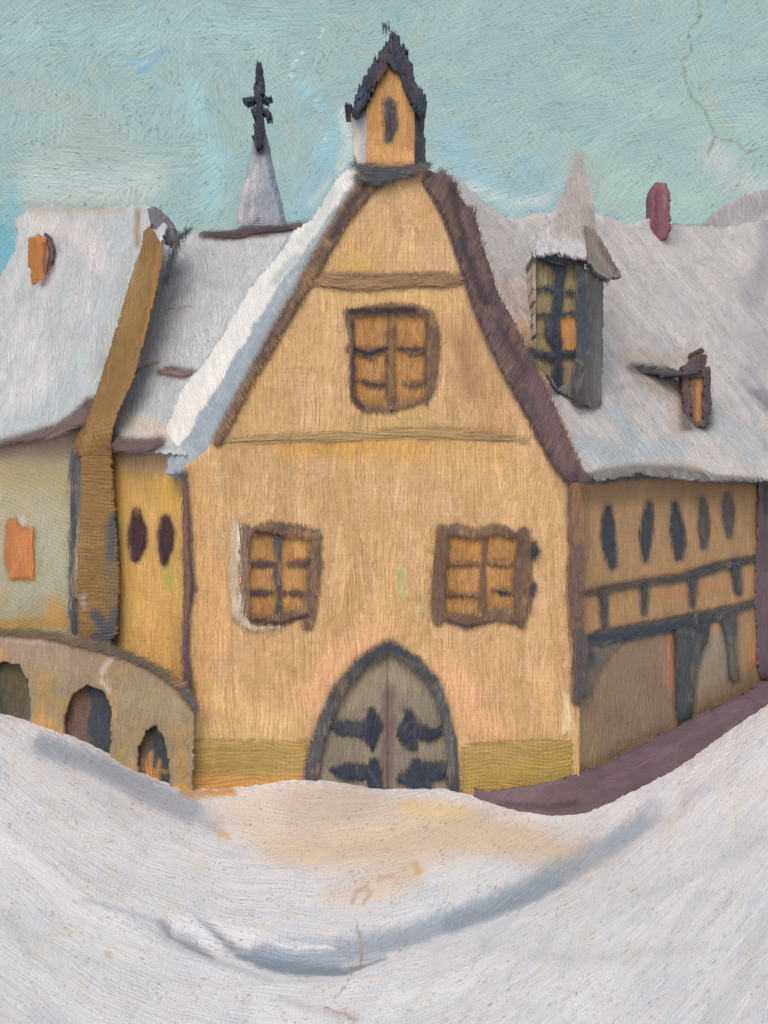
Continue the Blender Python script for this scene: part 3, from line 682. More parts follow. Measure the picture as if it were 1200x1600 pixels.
slab('hinge', [L_([16, 32, 36, 28], (650, 1190), (652, 1204), (654, 1216), (662, 1228)), L_([14, 34, 34, 30, 10], (626, 1218), (646, 1214), (666, 1206), (686, 1204), (698, 1206))], const(0.05), 0.07, NVY, dr, rag=2.6, rs=4, step=1.5, bulge=0.035)

# bell turret on the gable top
tur = slab('bell_turret', [P_((572, 262), (572, 170), (590, 128), (610, 92), (622, 100), (640, 150), (648, 170), (648, 262))], const(-0.12), 1.1, WAR, house,
           [('p', [(578, 170), (600, 110), (616, 96), (636, 150), (644, 190), (644, 258), (578, 258)], (190, 146, 92), 0.8, 8), (18, [(592, 240), (640, 246)], (206, 158, 104), 0.8, 9), (16, [(582, 140), (584, 200)], (172, 128, 72), 0.7, 8),
            (10, [(640, 150), (642, 230)], (160, 116, 84), 0.7, 6)], rag=1.2)
slab('side_wall', [P_((548, 176), (576, 172), (578, 258), (556, 258), (552, 230))], plane((576, 170, -0.10), (576, 250, -0.10), (548, 200, 0.15)), 0.7, BGY, tur,
     [('p', [(544, 170), (562, 172), (566, 264), (546, 264)], (206, 196, 190), 0.8, 6), (16, [(568, 180), (570, 250)], (170, 172, 178), 0.8, 7)], rag=2)
slab('side_wall', [P_((642, 166), (662, 170), (664, 220), (668, 262), (642, 262))], plane((642, 170, -0.10), (642, 250, -0.10), (668, 200, 0.25)), 0.7, SLA, tur, [(10, [(646, 180), (646, 250)], (112, 86, 66), 0.7, 6)], rag=2.4)
slab('roof', [L_([10, 18, 26, 24, 20, 16], (618, 60), (606, 78), (590, 108), (574, 134), (564, 156), (556, 172)), L_([12, 22, 24, 22, 24, 20], (616, 56), (624, 84), (634, 112), (642, 134), (652, 154), (656, 170)),
              P_((612, 52), (622, 52), (634, 92), (620, 112), (600, 96)), L_([6, 5], (556, 166), (540, 164))], const(-0.24), 1.2, NVY, tur,
     [(16, [(604, 80), (590, 110)], (70, 62, 72), 0.7, 9), (14, [(630, 100), (646, 150)], (64, 56, 66), 0.7, 8), (10, [(586, 140), (604, 108)], (112, 82, 66), 0.7, 7), (8, [(562, 150), (570, 140)], (60, 76, 110), 0.7, 5)], rag=3.0, rs=3.2, step=1.5, bulge=0.03)
slab('finial', [L_([8, 5], (602, 40), (603, 50)), L_([5, 7, 8], (605, 44), (612, 50), (616, 60))], const(-0.2), 0.1, NVY, tur, rag=2.2, rs=3, step=1.2)
slab('window', [P_((600, 152), (606, 149), (612, 153), (620, 160), (619, 200), (612, 220), (602, 220), (598, 190))], const(-0.17), 0.08, SLA, tur, [(8, [(608, 160), (608, 210)], (66, 56, 64), 0.8, 5)], rag=1.6, step=1.2, bulge=0.01)
slab('ledge', [L_([10, 20, 22, 22, 16], (554, 258), (576, 266), (610, 270), (640, 266), (668, 258)), L_([12, 20, 14], (560, 278), (590, 280), (612, 278))], const(-0.16), 0.3, SLA, house,
     [(6, [(580, 260), (640, 256)], (136, 120, 96), 0.6, 4), (14, [(640, 262), (668, 266)], (92, 78, 78), 0.6, 6)], rag=3.2, rs=4, ang=90, bulge=0.03)

# ------------------------------------------------------------------ right-hand galleried house
rh = thing('galleried_house', (5.0, 4.0, 0.0), 'tawny house with snowy roof, five slit windows in a row and a timber gallery', 'house')
def wing_in(d): return lambda px, py: wing(px, py) + d
slab('wall', [P_((904, 735), (1206, 738), (1430, 738), (1430, 1010), (1206, 1100), (1120, 1130), (960, 1208), (900, 1262), (898, 760))], wing, 0.6, WAR, rh,
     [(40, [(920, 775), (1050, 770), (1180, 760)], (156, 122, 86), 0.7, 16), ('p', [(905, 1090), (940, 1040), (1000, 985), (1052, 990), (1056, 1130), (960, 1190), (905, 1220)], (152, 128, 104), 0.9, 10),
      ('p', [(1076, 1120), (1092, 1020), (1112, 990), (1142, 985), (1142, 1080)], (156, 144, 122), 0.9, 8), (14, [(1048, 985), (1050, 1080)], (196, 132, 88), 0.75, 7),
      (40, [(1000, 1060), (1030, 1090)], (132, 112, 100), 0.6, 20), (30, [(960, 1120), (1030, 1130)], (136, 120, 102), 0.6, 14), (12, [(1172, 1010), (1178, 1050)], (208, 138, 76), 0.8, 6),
      (20, [(1160, 985), (1162, 1030)], (166, 140, 104), 0.8, 10), (30, [(930, 930), (1000, 915), (1060, 900)], (186, 138, 88), 0.6, 14), (26, [(1040, 930), (1150, 905)], (190, 138, 96), 0.6, 12),
      (40, [(906, 1140), (920, 1210)], (162, 138, 104), 0.8, 16), (30, [(930, 900), (1150, 860)], (178, 142, 100), 0.5, 14), (40, [(1100, 1100), (1150, 1075), (1190, 1050)], (142, 120, 92), 0.8, 12)],
     rag=1.5, relief=0.02)
rroof = plane((905, 745, -0.10), (1200, 748, 3.2), (905, 420, 3.3))
slab('roof', [P_((705, 268), (728, 290), (750, 312), (780, 334), (810, 342), (850, 330), (880, 336), (940, 334), (980, 350), (1010, 342), (1060, 350), (1150, 352), (1206, 340), (1320, 344), (1436, 340), (1440, 752), (1206, 752), (1100, 752), (1000, 742), (935, 752), (900, 740), (870, 660), (820, 560), (780, 470), (740, 360), (700, 300))], rroof, 0.35, SNR, rh,
     [(30, [(1130, 340), (1200, 330), (1200, 400), (1180, 460)], (170, 166, 172), 0.8, 18), (12, [(1055, 347), (1130, 349)], (146, 156, 154), 0.85, 6),  # grey-green touch: shadow band along the ridge, painted into the snow colour
      (40, [(900, 690), (960, 710), (1060, 700)], (180, 190, 198), 0.7, 22), (30, [(960, 640), (990, 680)], (176, 188, 196), 0.7, 16), (50, [(1120, 660), (1180, 700)], (186, 192, 196), 0.7, 24),
      (12, [(790, 440), (826, 530), (852, 610), (886, 690), (900, 720)], (198, 152, 98), 0.85, 6), (14, [(800, 440), (840, 540), (866, 610)], (204, 198, 192), 0.7, 8),
      (40, [(740, 330), (790, 400), (810, 480)], (200, 194, 194), 0.7, 20), (30, [(1000, 590), (1060, 620), (1060, 660)], (190, 176, 164), 0.75, 18), (14, [(940, 740), (1040, 724), (1100, 730)], (206, 196, 182), 0.7, 7),
      (24, [(985, 550), (1040, 565), (1080, 545)], (196, 182, 168), 0.6, 12), (60, [(1060, 450), (1150, 560)], (194, 190, 192), 0.5, 26), (40, [(960, 440), (975, 560)], (198, 190, 184), 0.5, 20),
      (30, [(1170, 590), (1200, 630)], (150, 142, 154), 0.8, 12), (14, [(1150, 580), (1180, 600)], (206, 206, 208), 0.7, 8), (60, [(1170, 450), (1200, 560)], (184, 178, 182), 0.6, 26),
      (16, [(930, 640), (930, 560), (940, 480)], (206, 198, 192), 0.7, 8), (7, [(1160, 620), (1200, 700)], (174, 174, 180), 0.6, 8)],
     rag=2.5, ang=-24, relief=0.035, bulge=0.05, back=(0, 1, 0))
slab('eaves', [L_([8, 16, 18, 14, 8, 6], (905, 748), (945, 744), (1000, 738), (1060, 738), (1120, 748), (1190, 752))], lambda px, py: wing(px, py) - 0.30, 0.28, SLA, rh,
     [(8, [(920, 756), (960, 752)], (48, 52, 66), 0.8, 5), (10, [(1090, 744), (1180, 752)], (122, 108, 98), 0.7, 8), (5, [(1000, 736), (1090, 740)], (150, 148, 146), 0.6, 4)], rag=3.6, rs=4, ang=90)
for pts, w in (([(951, 794), (950, 812), (950, 836), (953, 860), (957, 882)], [8, 21, 25, 24, 14]), ([(1014, 788), (1013, 806), (1010, 830), (1009, 852), (1008, 874)], [10, 19, 22, 18, 9]), ([(1054, 788), (1056, 806), (1059, 830), (1061, 850), (1062, 870)], [7, 20, 26, 25, 12]),
               ([(1097, 782), (1099, 798), (1100, 815), (1100, 834), (1100, 853)], [6, 15, 20, 18, 8]), ([(1136, 774), (1137, 788), (1138, 802), (1139, 818), (1140, 836)], [6, 17, 21, 18, 9])):
    k = [(30, pts, (98, 93, 88), 0.6, 8)] if pts[0][0] > 1090 else [(30, pts, (54, 60, 72), 0.6, 8)]
    w = [q * 0.8 for q in w]
    slab('window', [L_(w, *pts)], wing_in(-0.02), 0.1, SLA, rh, k, rag=2.4, rs=4, step=1.4, bulge=0.015)
slab('handrail', [L_([5, 7, 9, 9, 12, 8], (912, 928), (950, 920), (1010, 910), (1060, 904), (1120, 886), (1186, 872))], wing_in(-0.07), 0.1, SLA, rh, [(12, [(905, 928), (1000, 912)], (98, 82, 72), 0.6, 6)], rag=2.4, rs=4, ang=80, step=1.5)
for pts, w in (([(943, 926), (944, 950), (945, 974)], [12, 9, 5]), ([(1007, 914), (1008, 935), (1007, 958)], [12, 9, 3]), ([(1082, 902), (1083, 925), (1082, 945)], [13, 9, 4]), ([(1148, 884), (1152, 905), (1154, 925)], [16, 12, 7])):
    w = [q * 0.9 for q in w]; w[-1] += 3
    slab('baluster', [L_(w, *pts)], wing_in(-0.06), 0.1, SLA, rh, [], rag=2.2, rs=4, step=1.4)
slab('beam', [L_([10, 26, 20, 20, 17, 9], (908, 1004), (940, 998), (1000, 985), (1060, 974), (1120, 960), (1180, 942))], wing_in(-0.09), 0.12, SLA, rh,
     [(14, [(920, 1000), (1000, 988), (1080, 972)], (58, 66, 80), 0.8, 7), (8, [(1100, 958), (1180, 944)], (84, 84, 86), 0.7, 6)], rag=3.4, rs=4, ang=80)
slab('brace', [P_((908, 1000), (996, 990), (958, 1020), (936, 1052), (922, 1090), (902, 1092))], wing_in(-0.05), 0.08, GRY, rh,
     [(18, [(912, 1010), (930, 1040)], (66, 74, 84), 0.8, 9), (16, [(910, 1020), (908, 1085)], (74, 80, 86), 0.85, 8), (16, [(950, 1010), (920, 1070)], (122, 116, 100), 0.7, 8)], rag=3.5, rs=4, ang=-20)
slab('post', [P_((1054, 968), (1112, 962), (1104, 1000), (1090, 1040), (1080, 1120), (1062, 1136), (1056, 1100))], wing_in(-0.07), 0.1, SLA, rh,
     [(20, [(1066, 1010), (1064, 1110)], (78, 82, 86), 0.7, 9), (16, [(1080, 980), (1100, 984)], (56, 62, 76), 0.8, 8)], rag=3.5, rs=4, bulge=0.03)
slab('post', [L_([26, 12, 14], (1138, 966), (1143, 1010), (1146, 1058))], wing_in(-0.06), 0.1, SLA, rh, [(16, [(1142, 1000), (1146, 1060)], (112, 106, 96), 0.8, 7)], rag=3.2, rs=4)
slab('corner_post_or_shade', [P_((1184, 752), (1216, 748), (1216, 1066), (1184, 1060), (1180, 960))], wing_in(-0.10), 0.3, PST, rh, [(10, [(1198, 760), (1198, 800)], (58, 58, 66), 0.8, 7), (16, [(1194, 900), (1194, 1050)], (106, 88, 98), 0.7, 8)], rag=3)
# plum chimney
ch = slab('chimney', [P_((1024, 284), (1040, 286), (1047, 300), (1048, 362), (1044, 374), (1022, 372), (1018, 352), (1019, 300))], const(float(rroof(np.array(1034.), np.array(370.))) - 0.16), 0.9, PLM, rh,
          [(8, [(1024, 300), (1024, 360)], (108, 62, 80), 0.7, 5), (10, [(1036, 290), (1038, 320)], (150, 108, 116), 0.6, 5)], rag=3, rs=4, step=1.6)
# tall dormer with a snow-covered pointed roof
DZ = min(float(rroof(np.array(a), np.array(c))) for a, c in ((832., 560.), (870., 612.), (914., 630.))) - 1.47
print('DZ', DZ)
dorm = slab('dormer', [P_((832, 398), (914, 402), (914, 628), (870, 612), (846, 570), (834, 540))], const(1.42 + DZ), 3.0, GRY, rh,
            [(14, [(832, 420), (830, 560)], (178, 162, 148), 0.85, 6), (5, [(830, 470), (829, 520)], (176, 128, 98), 0.6, 5)], rag=2, holes=[P_((838, 404), (900, 404), (900, 596), (872, 604), (852, 580), (838, 560))])
sidep = plane((912, 430, 1.40 + DZ), (912, 600, 1.40 + DZ), (942, 500, 1.95 + DZ))
slab('side_wall', [P_((910, 420), (934, 420), (944, 450), (942, 560), (940, 632), (926, 638), (908, 626))], sidep, 1.2, GRY, dorm, [(10, [(936, 470), (938, 620)], (140, 134, 128), 0.6, 6), (12, [(920, 560), (922, 620)], (100, 98, 100), 0.6, 7)], rag=2, back=(-0.4, 1, 0))
slab('pane', [P_((834, 400), (904, 400), (904, 612), (870, 612), (834, 566))], const(1.50 + DZ), 0.08, OLP, dorm,
     [('p', [(874, 496), (902, 494), (902, 546), (870, 546)], (186, 132, 82), 0.95, 3), (14, [(848, 420), (850, 440)], (154, 142, 104), 0.6, 6), (10, [(888, 560), (888, 600)], (150, 134, 120), 0.8, 6), (18, [(850, 480), (846, 560)], (132, 122, 84), 0.6, 9)], rag=0.5, step=1.5)
slab('glazing_bar', [L_([18, 16, 18, 16, 14, 20], (876, 404), (874, 440), (870, 480), (866, 520), (872, 560), (870, 606)), L_([5, 12, 8], (834, 452), (860, 450), (896, 458)), L_([7, 8, 8], (836, 492), (866, 492), (898, 488)),
                     L_([12, 16, 12], (832, 550), (862, 556), (896, 552)), L_([10, 24, 10], (858, 500), (860, 520), (864, 540)), P_((842, 405), (886, 405), (878, 424), (862, 418))], const(1.43 + DZ), 0.07, NVY, dorm, rag=2.2, rs=4, step=1.4, bulge=0.03)
slab('lintel', [L_([12, 20, 18], (838, 398), (868, 402), (898, 406))], const(1.35 + DZ), 0.12, NVY, dorm, rag=2.8, rs=4, ang=90, step=1.5)
slab('corner_post_or_shade', [L_([14, 22, 24, 22, 18, 22, 18], (906, 418), (914, 440), (910, 480), (914, 520), (908, 560), (902, 600), (906, 626))], const(1.32 + DZ), 0.12, SLA, dorm, [(12, [(914, 440), (912, 560)], (60, 72, 84), 0.8, 7)], rag=2.6, rs=4, step=1.5, bulge=0.03)
pr_f = plane((832, 402, 1.15 + DZ), (918, 404, 1.15 + DZ), (905, 238, 2.7 + DZ))
slab('roof', [P_((903, 232), (912, 244), (916, 262), (926, 300), (932, 345), (930, 404), (900, 404), (868, 396), (830, 402), (842, 372), (862, 336), (878, 304), (890, 268))], pr_f, 0.3, SNR, dorm,
     [(70, [(904, 250), (900, 330), (890, 380)], (168, 163, 160), 0.85, 20), (26, [(842, 385), (880, 384), (906, 392)], (196, 198, 204), 0.8, 10), (18, [(926, 330), (930, 390)], (152, 146, 144), 0.75, 8)], rag=2.6, rs=4, bulge=0.05, ang=-12, dry=True)
_prs = plane((914, 404, 1.10 + DZ), (908, 300, 1.9 + DZ), (970, 432, 1.6 + DZ))
pr_s = lambda px, py: np.minimum(_prs(px, py), pr_f(px, py) - 0.04)
slab('roof', [P_((912, 352), (930, 360), (944, 382), (962, 412), (971, 432), (950, 436), (930, 424), (918, 408))], pr_s, 0.3, GRY, dorm, [(20, [(920, 370), (950, 420)], (126, 116, 110), 0.7, 10), (8, [(936, 380), (962, 424)], (92, 86, 84), 0.8, 5)], rag=2.2, rs=4, step=1.5)
slab('eaves', [L_([14, 22, 22, 8], (914, 408), (932, 422), (946, 432), (958, 430))], const(1.28 + DZ), 0.3, NVY, dorm, rag=3, rs=4, step=1.5)
# small dormer lower on the roof
SZ = float(rroof(np.array(1090.), np.array(668.))) - 1.6
print('SZ', SZ)
sd = slab('dormer', [L_([10, 13, 13, 14], (1072, 586), (1074, 620), (1073, 650), (1076, 662)), L_([10, 14, 14, 12], (1106, 580), (1105, 620), (1104, 640), (1103, 660)), L_([6, 14, 20], (1095, 546), (1096, 560), (1094, 582)), L_([12, 10], (1072, 664), (1104, 662)), L_([16, 18], (1080, 584), (1104, 580))],
          const(1.55 + SZ), 1.6, PUR, rh, [(10, [(1106, 580), (1106, 650)], (72, 70, 82), 0.8, 5)], rag=2.4, rs=4, step=1.4, bulge=0.02)
slab('pane', [P_((1078, 588), (1100, 588), (1100, 664), (1078, 664))], const(1.62 + SZ), 0.06, ORG, sd, [(5, [(1091, 592), (1090, 650)], (180, 130, 86), 0.6, 4), (9, [(1083, 600), (1082, 655)], (128, 98, 88), 0.8, 4), (6, [(1099, 600), (1098, 655)], (110, 86, 84), 0.8, 4)], rag=0.6, step=1.4)
slab('roof', [L_([8, 12, 14, 13, 16], (988, 574), (1010, 578), (1036, 582), (1062, 582), (1088, 574))], const(1.45 + SZ), 0.5, SLA, sd, [(20, [(1050, 582), (1100, 570)], (86, 72, 84), 0.8, 10)], rag=2.6, rs=4, ang=90, step=1.4, bulge=0.03)

# ------------------------------------------------------------------ link house between the gable and the left house
lk = thing('link_house', (-3.6, 2.6, 0.0), 'narrow ochre house with two dark slit windows beside the tall yellow gable', 'house')
lw_ = plane((290, 800, 0.35), (290, 1000, 0.35), (170, 900, 1.15))
slab('wall', [P_((168, 672), (292, 690), (294, 1100), (168, 1060))], lw_, 3.0, OCH, lk,
     [(40, [(200, 716), (270, 722)], (186, 156, 118), 0.85, 14), (30, [(190, 800), (192, 900)], (188, 156, 84), 0.6, 14), (50, [(230, 960), (240, 1030)], (204, 160, 98), 0.7, 24), (20, [(262, 895), (264, 915)], (172, 156, 80), 0.7, 9), (30, [(255, 760), (270, 790)], (194, 158, 74), 0.6, 14)], rag=1)
slab('window', [L_([10, 24, 26, 12], (214, 800), (215, 826), (215, 850), (212, 870))], lambda px, py: lw_(px, py) - 0.04, 0.1, PUR, lk, [(30, [(214, 810), (214, 866)], (70, 46, 50), 0.95, 8), (8, [(212, 796), (214, 802)], (132, 92, 66), 0.8, 4)], rag=2.0, rs=4, step=1.4)
slab('window', [L_([12, 25, 20, 8], (258, 812), (260, 832), (258, 856), (256, 878))], lambda px, py: lw_(px, py) - 0.04, 0.1, PUR, lk, [(30, [(258, 810), (258, 874)], (66, 44, 50), 0.95, 8)], rag=2.2, rs=4, step=1.4)
lkroof = plane((185, 700, 0.75), (285, 705, 0.10), (400, 362, 4.2))
slab('roof', [P_((262, 372), (310, 362), (380, 366), (480, 350), (500, 345), (470, 440), (360, 620), (290, 712), (220, 706), (150, 700), (156, 676), (166, 650), (194, 570), (222, 470), (240, 400))], lkroof, 0.4, SNL, lk,
     [(30, [(200, 660), (250, 672), (270, 672)], (192, 182, 170), 0.85, 9), (30, [(255, 430), (245, 480), (225, 560)], (196, 190, 186), 0.7, 12), (14, [(320, 370), (440, 372)], (196, 196, 198), 0.8, 7),
      (40, [(430, 380), (380, 450), (300, 560)], (188, 194, 198), 0.6, 20), (10, [(214, 560), (200, 620), (186, 680)], (206, 198, 192), 0.7, 6), (3, [(262, 484), (300, 478)], (150, 134, 118), 0.8, 2),
      (4, [(206, 588), (216, 576), (250, 566)], (150, 112, 78), 0.8, 3), (5, [(300, 582), (312, 576)], (166, 130, 118), 0.7, 3)], rag=2.5, ang=-28, relief=0.03, bulge=0.05, back=(0, 1, 0))
slab('roof_vent', [L_([5, 13, 12, 5], (250, 581), (268, 580), (286, 584), (298, 582))], lambda px, py: lkroof(px, py) - 0.09, 0.12, PUR, lk, [(16, [(252, 582), (290, 584)], (132, 108, 108), 0.8, 6)], rag=2.2, rs=4, step=1.4, ang=90)
slab('ridge_board', [L_([9, 13, 14, 12, 10], (318, 364), (360, 366), (400, 360), (440, 356), (482, 350)), L_([6, 8], (392, 352), (404, 344))], lambda px, py: lkroof(px, py) - 0.12, 0.14, PUR, lk, [(16, [(330, 364), (450, 356)], (74, 56, 64), 0.8, 7)], rag=2.8, rs=4, step=1.5, ang=90)
slab('eaves', [L_([12, 22, 22, 20, 10], (170, 650), (166, 686), (190, 696), (226, 698), (250, 690))], lambda px, py: lkroof(px, py) - 0.14, 0.3, PUR, lk, [(26, [(165, 660), (200, 695), (240, 695)], (108, 88, 90), 0.7, 10), (8, [(205, 706), (225, 706)], (82, 70, 76), 0.8, 5)], rag=3.2, rs=4, ang=70)

# ------------------------------------------------------------------ far-left house
lh = thing('corner_house', (-5.6, 3.6, 0.0), 'grey-green house with snowy roof, orange chimney and long brown gable edge at the left side', 'house')
lhw = plane((0, 800, 2.6), (0, 950, 2.6), (140, 900, 1.5))
slab('wall', [P_((-150, 700), (20, 665), (70, 652), (150, 632), (146, 1040), (-150, 1010))], lhw, 2.5, GRN, lh,
     [(40, [(0, 700), (60, 695), (125, 690)], (160, 142, 126), 0.85, 14), (50, [(20, 740), (80, 740), (110, 760)], (158, 148, 112), 0.7, 22), (40, [(80, 830), (100, 900), (40, 930)], (160, 162, 142), 0.7, 20),
      (20, [(0, 978), (60, 972), (100, 970)], (170, 138, 84), 0.8, 8), (30, [(84, 948), (90, 965)], (184, 146, 88), 0.75, 10), (20, [(60, 800), (66, 860)], (162, 160, 140), 0.7, 10), (14, [(30, 810), (36, 818)], (182, 184, 172), 0.7, 6)], rag=1, ang=20)
slab('window', [P_((8, 812), (26, 808), (30, 820), (54, 826), (53, 905), (12, 906), (7, 860))], lambda px, py: lhw(px, py) - 0.05, 0.1, RST, lh, [(12, [(14, 812), (14, 890)], (166, 110, 68), 0.7, 6), (20, [(40, 840), (44, 895)], (192, 124, 74), 0.7, 10)], rag=1.8, step=1.4, dry=True)
lhr = plane((0, 690, 2.3), (135, 660, 1.15), (150, 325, 4.8))
slab('roof', [P_((44, 326), (80, 318), (140, 326), (190, 320), (232, 318), (262, 352), (236, 420), (200, 500), (170, 580), (150, 640), (120, 662), (60, 678), (20, 688), (-10, 698), (-90, 720), (-80, 560), (-20, 460), (18, 400), (26, 372), (22, 340))], lhr, 0.4, SNL, lh,
     [(40, [(60, 350), (120, 360), (170, 420)], (200, 196, 194), 0.75, 22), (30, [(190, 350), (178, 420), (150, 520)], (178, 186, 192), 0.75, 16), (26, [(205, 400), (190, 450), (168, 530), (150, 610)], (168, 174, 174), 0.75, 14), (60, [(40, 520), (60, 600), (20, 640)], (194, 194, 200), 0.7, 24),
      (30, [(130, 560), (100, 620), (40, 660), (0, 672)], (174, 184, 188), 0.8, 16), (12, [(216, 330), (214, 380)], (150, 136, 120), 0.8, 7), (14, [(48, 326), (110, 326), (190, 328)], (172, 168, 160), 0.7, 8)], rag=2.5, ang=-22, relief=0.03, bulge=0.05, back=(0, 1, 0))
slab('eaves', [L_([4, 10, 16, 26, 18], (0, 692), (40, 684), (90, 672), (126, 654), (140, 632))], lambda px, py: lhr(px, py) - 0.10, 0.3, PUR, lh, [(30, [(0, 692), (90, 672), (130, 650)], (112, 92, 92), 0.7, 10)], rag=2.8, rs=4, ang=70)
cb = slab('chimney', [P_((42, 372), (58, 366), (72, 370), (76, 400), (72, 430), (62, 450), (48, 440), (44, 410))], const(float(lhr(np.array(58.), np.array(446.)))), 1.3, RST, lh,
          [(20, [(50, 380), (54, 430)], (158, 106, 52), 0.9, 8), (8, [(70, 380), (72, 424)], (112, 80, 60), 0.8, 5)], rag=2, step=1.4)
slab('chimney_side', [L_([8, 13, 14, 8], (70, 368), (77, 390), (76, 420), (68, 442))], const(float(lhr(np.array(58.), np.array(446.))) + 0.04), 1.2, PUR, cb, [(16, [(76, 376), (76, 424)], (112, 92, 92), 0.7, 6)], rag=2, step=1.4)
vg = plane((130, 700, 0.80), (190, 700, 0.80), (240, 350, 3.6))
_kk = lambda py: sstep(600, 712, py)
vg2 = lambda px, py: np.minimum(lhr(px, py) - 0.05, lkroof(px, py) - 0.05) * (1 - _kk(py)) + 0.765 * _kk(py)
slab('gable_edge', [P_((236, 352), (246, 372), (254, 384), (252, 420), (240, 470), (226, 530), (210, 590), (187, 640), (175, 680), (175, 712), (126, 712), (133, 680), (146, 630), (164, 570), (186, 500), (206, 430), (222, 384), (226, 360))], vg2, 0.5, TAN, lh,
     [(10, [(250, 384), (238, 460), (222, 540)], (154, 108, 58), 0.6, 6), (16, [(220, 420), (190, 520)], (134, 106, 62), 0.6, 10), (10, [(214, 392), (206, 440)], (150, 124, 100), 0.6, 6)], rag=1.6, ang=-20, back=(-0.45, 1, 0))
slab('ridge_cap', [P_((228, 326), (244, 322), (258, 336), (272, 356), (276, 372), (262, 386), (250, 372), (238, 352))], const(3.2), 0.5, GRY, lh, [(30, [(240, 330), (262, 370)], (112, 114, 122), 0.85, 10)], rag=2.6, rs=4)
slab('ridge_cap', [L_([6, 16, 14, 6], (298, 358), (280, 372), (270, 402), (258, 440))], const(3.0), 0.2, SLA, lh, [(8, [(290, 362), (278, 384)], (56, 64, 80), 0.8, 5)], rag=3.6, rs=3.5)
slab('corner_post_or_shade', [P_((126, 704), (174, 704), (181, 820), (186, 900), (184, 990), (150, 1030), (124, 1010), (120, 900), (126, 800))], const(0.78), 0.8, TAN, lh,
     [(24, [(172, 830), (176, 960)], (110, 92, 66), 0.7, 12), (18, [(150, 960), (168, 990), (182, 960)], (70, 74, 82), 0.9, 8), (24, [(150, 1000), (180, 1005)], (64, 70, 80), 0.9, 9), (16, [(177, 808), (174, 870)], (66, 74, 80), 0.8, 8), (10, [(130, 930), (132, 950)], (140, 136, 128), 0.6, 6)], rag=1.8, ang=90)  # slate touches put shade on its right side and foot into the colour
slab('side_shade', [L_([18, 18, 12, 14, 14, 20], (116, 712), (116, 770), (114, 850), (112, 900), (116, 950), (116, 985))], const(0.95), 0.14, SLA, lh,  # dark strip built in place of the shade left of the brown post
     [(10, [(118, 860), (116, 930)], (126, 116, 100), 0.75, 7), (8, [(122, 720), (124, 800)], (104, 106, 116), 0.7, 5), (14, [(116, 960), (116, 980)], (66, 74, 88), 0.8, 6)], rag=3, rs=4, bulge=0.03)

# ------------------------------------------------------------------ arcade wall in front of the left houses
ar = thing('arcade_wall', (-4.5, 0.6, 0.0), 'low curved taupe stone wall with three dark arched openings rising out of the snow at the left', 'wall')
A1 = P_((-12, 1130), (-12, 1040), (6, 1034), (28, 1038), (42, 1060), (48, 1095), (46, 1140))
A2 = P_((98, 1190), (100, 1120), (112, 1086), (136, 1070), (160, 1078), (172, 1104), (172, 1190))
A3 = P_((214, 1240), (216, 1170), (228, 1142), (242, 1134), (256, 1152), (264, 1190), (266, 1240))
slab('wall', [P_((-160, 990), (-12, 986), (60, 992), (130, 1010), (200, 1030), (250, 1054), (290, 1084), (304, 1120), (300, 1262), (160, 1262), (-12, 1200), (-160, 1160))], arcade_y, 0.45, TAU, ar,
     [(40, [(0, 1015), (80, 1025), (140, 1040)], (152, 130, 112), 0.75, 16), (8, [(0, 998), (60, 1002), (120, 1008)], (176, 158, 146), 0.7, 5), (8, [(160, 1050), (176, 1026), (190, 1024)], (190, 172, 160), 0.8, 6), (10, [(158, 1064), (172, 1080)], (186, 166, 152), 0.7, 6),
      (30, [(70, 1060), (66, 1120)], (160, 132, 88), 0.7, 14), (30, [(60, 1130), (90, 1140)], (182, 144, 90), 0.55, 14), (8, [(176, 1084), (178, 1120)], (180, 140, 90), 0.8, 5), (20, [(282, 1150), (286, 1230)], (168, 134, 86), 0.6, 10),
      (14, [(206, 1190), (200, 1220)], (176, 138, 88), 0.55, 7), (50, [(200, 1090), (260, 1110)], (148, 134, 106), 0.7, 22), (14, [(0, 1020), (4, 1034)], (178, 138, 86), 0.7, 7), (16, [(60, 1170), (100, 1172)], (190, 152, 98), 0.7, 8),
      (14, [(190, 1230), (250, 1236), (290, 1236)], (188, 144, 86), 0.7, 8)],
     holes=[A1, A2, A3], rag=2.2, ang=8, relief=0.03)
slab('coping', [L_([12, 14, 18, 16, 16, 16, 12], (-60, 984), (60, 988), (130, 1004), (196, 1022), (246, 1046), (284, 1072), (304, 1104))], lambda px, py: arcade_y(px, py) - 0.05, 0.3, BRN, ar,
     [(20, [(0, 984), (60, 988), (130, 1004)], (104, 90, 72), 0.8, 10), (16, [(150, 1010), (200, 1024), (260, 1054)], (92, 86, 74), 0.8, 9), (14, [(290, 1080), (306, 1108)], (84, 88, 92), 0.8, 7)], rag=3, rs=4.5, ang=80)
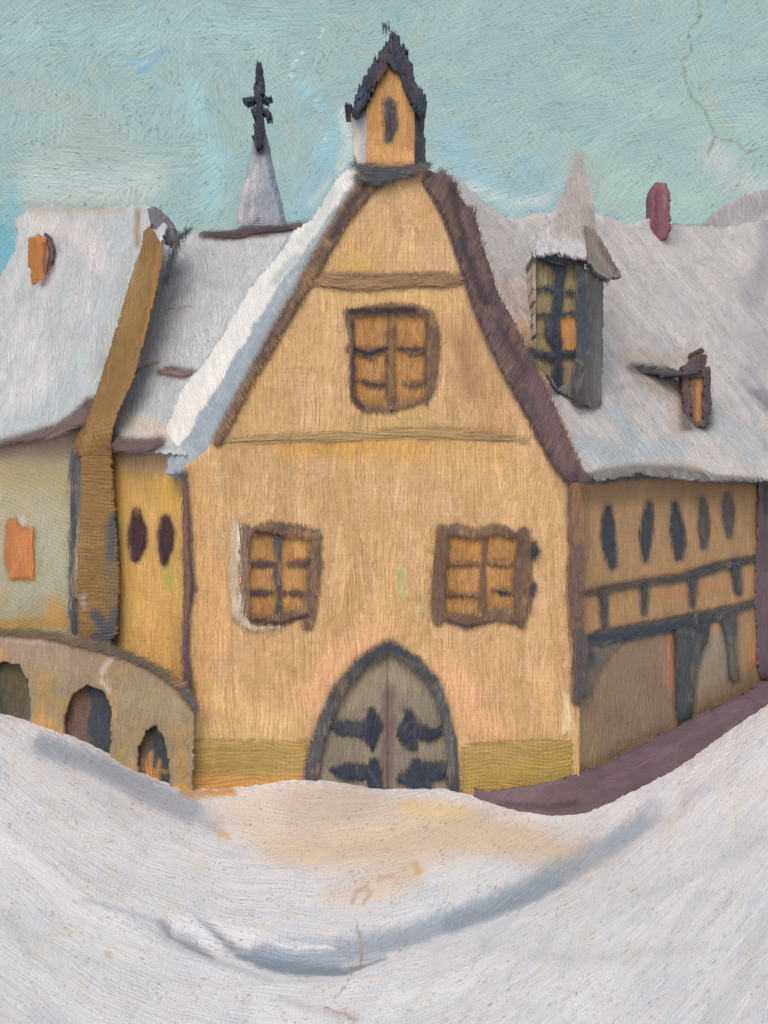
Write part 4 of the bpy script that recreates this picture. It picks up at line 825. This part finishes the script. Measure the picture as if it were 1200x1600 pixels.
for sh, t in ((P_((-14, 1150), (-14, 1026), (30, 1026), (52, 1060), (54, 1150)), [(40, [(20, 1050), (24, 1110)], (86, 80, 58), 0.9, 14)]),
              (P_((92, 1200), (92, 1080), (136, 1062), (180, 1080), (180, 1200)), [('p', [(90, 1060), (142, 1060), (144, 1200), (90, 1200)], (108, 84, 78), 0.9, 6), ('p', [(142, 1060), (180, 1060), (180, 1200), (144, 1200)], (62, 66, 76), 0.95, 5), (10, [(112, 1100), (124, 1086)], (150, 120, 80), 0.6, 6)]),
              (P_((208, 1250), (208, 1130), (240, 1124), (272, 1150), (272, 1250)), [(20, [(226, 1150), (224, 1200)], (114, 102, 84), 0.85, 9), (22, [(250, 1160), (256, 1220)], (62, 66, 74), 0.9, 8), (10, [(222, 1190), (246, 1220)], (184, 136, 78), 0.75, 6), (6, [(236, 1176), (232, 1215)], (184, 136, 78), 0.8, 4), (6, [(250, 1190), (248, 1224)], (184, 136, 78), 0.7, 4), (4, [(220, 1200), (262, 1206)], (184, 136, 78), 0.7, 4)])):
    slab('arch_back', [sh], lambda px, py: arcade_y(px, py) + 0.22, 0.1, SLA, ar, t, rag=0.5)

# ------------------------------------------------------------------ church spire far behind
cs = thing('church_spire', (-2.2, 16.0, 0.0), 'slender pale spire topped by a dark cross behind the roofs left of the bell turret', 'spire')
slab('spire', [P_((400, 196), (412, 196), (420, 240), (430, 285), (442, 330), (446, 360), (368, 360), (378, 300), (392, 240))], const(16), 2.0, SPR, cs,
     [(12, [(424, 240), (436, 330)], (150, 162, 182), 0.7, 7), (10, [(386, 280), (376, 340)], (190, 182, 184), 0.8, 6), (26, [(404, 200), (406, 232)], (92, 96, 110), 0.8, 9), (10, [(398, 260), (392, 340)], (196, 196, 200), 0.6, 6)], rag=1.5, step=1.4, ang=4, bulge=0.4, relief=0.05)
slab('cross', [L_([6, 14, 16, 15, 14, 18, 8], (404, 100), (405, 120), (404, 150), (402, 170), (406, 190), (405, 212), (403, 230)), L_([4, 10, 14, 10, 4], (380, 156), (392, 158), (404, 154), (416, 154), (424, 152)), L_([12, 10], (414, 172), (420, 182))], const(15.6), 0.5, NVY, cs, rag=2.6, rs=3.2, step=1.3, bulge=0.05)

# far roof showing at the right edge
fr = slab('far_house', [P_((1104, 372), (1110, 336), (1134, 318), (1162, 304), (1196, 296), (1260, 292), (1420, 300), (1450, 360), (1450, 860), (1104, 860))], const(19), 3.0, SNR, None,
          [(60, [(1130, 340), (1200, 310), (1240, 320)], (172, 170, 176), 0.8, 20)], rag=4, step=2, ang=-10)
tag(fr, 'hazy grey snowy house roof peeping above the ridge at the right edge', 'house')
print('objects', len(bpy.data.objects), 'verts', sum(len(m.vertices) for m in bpy.data.meshes))
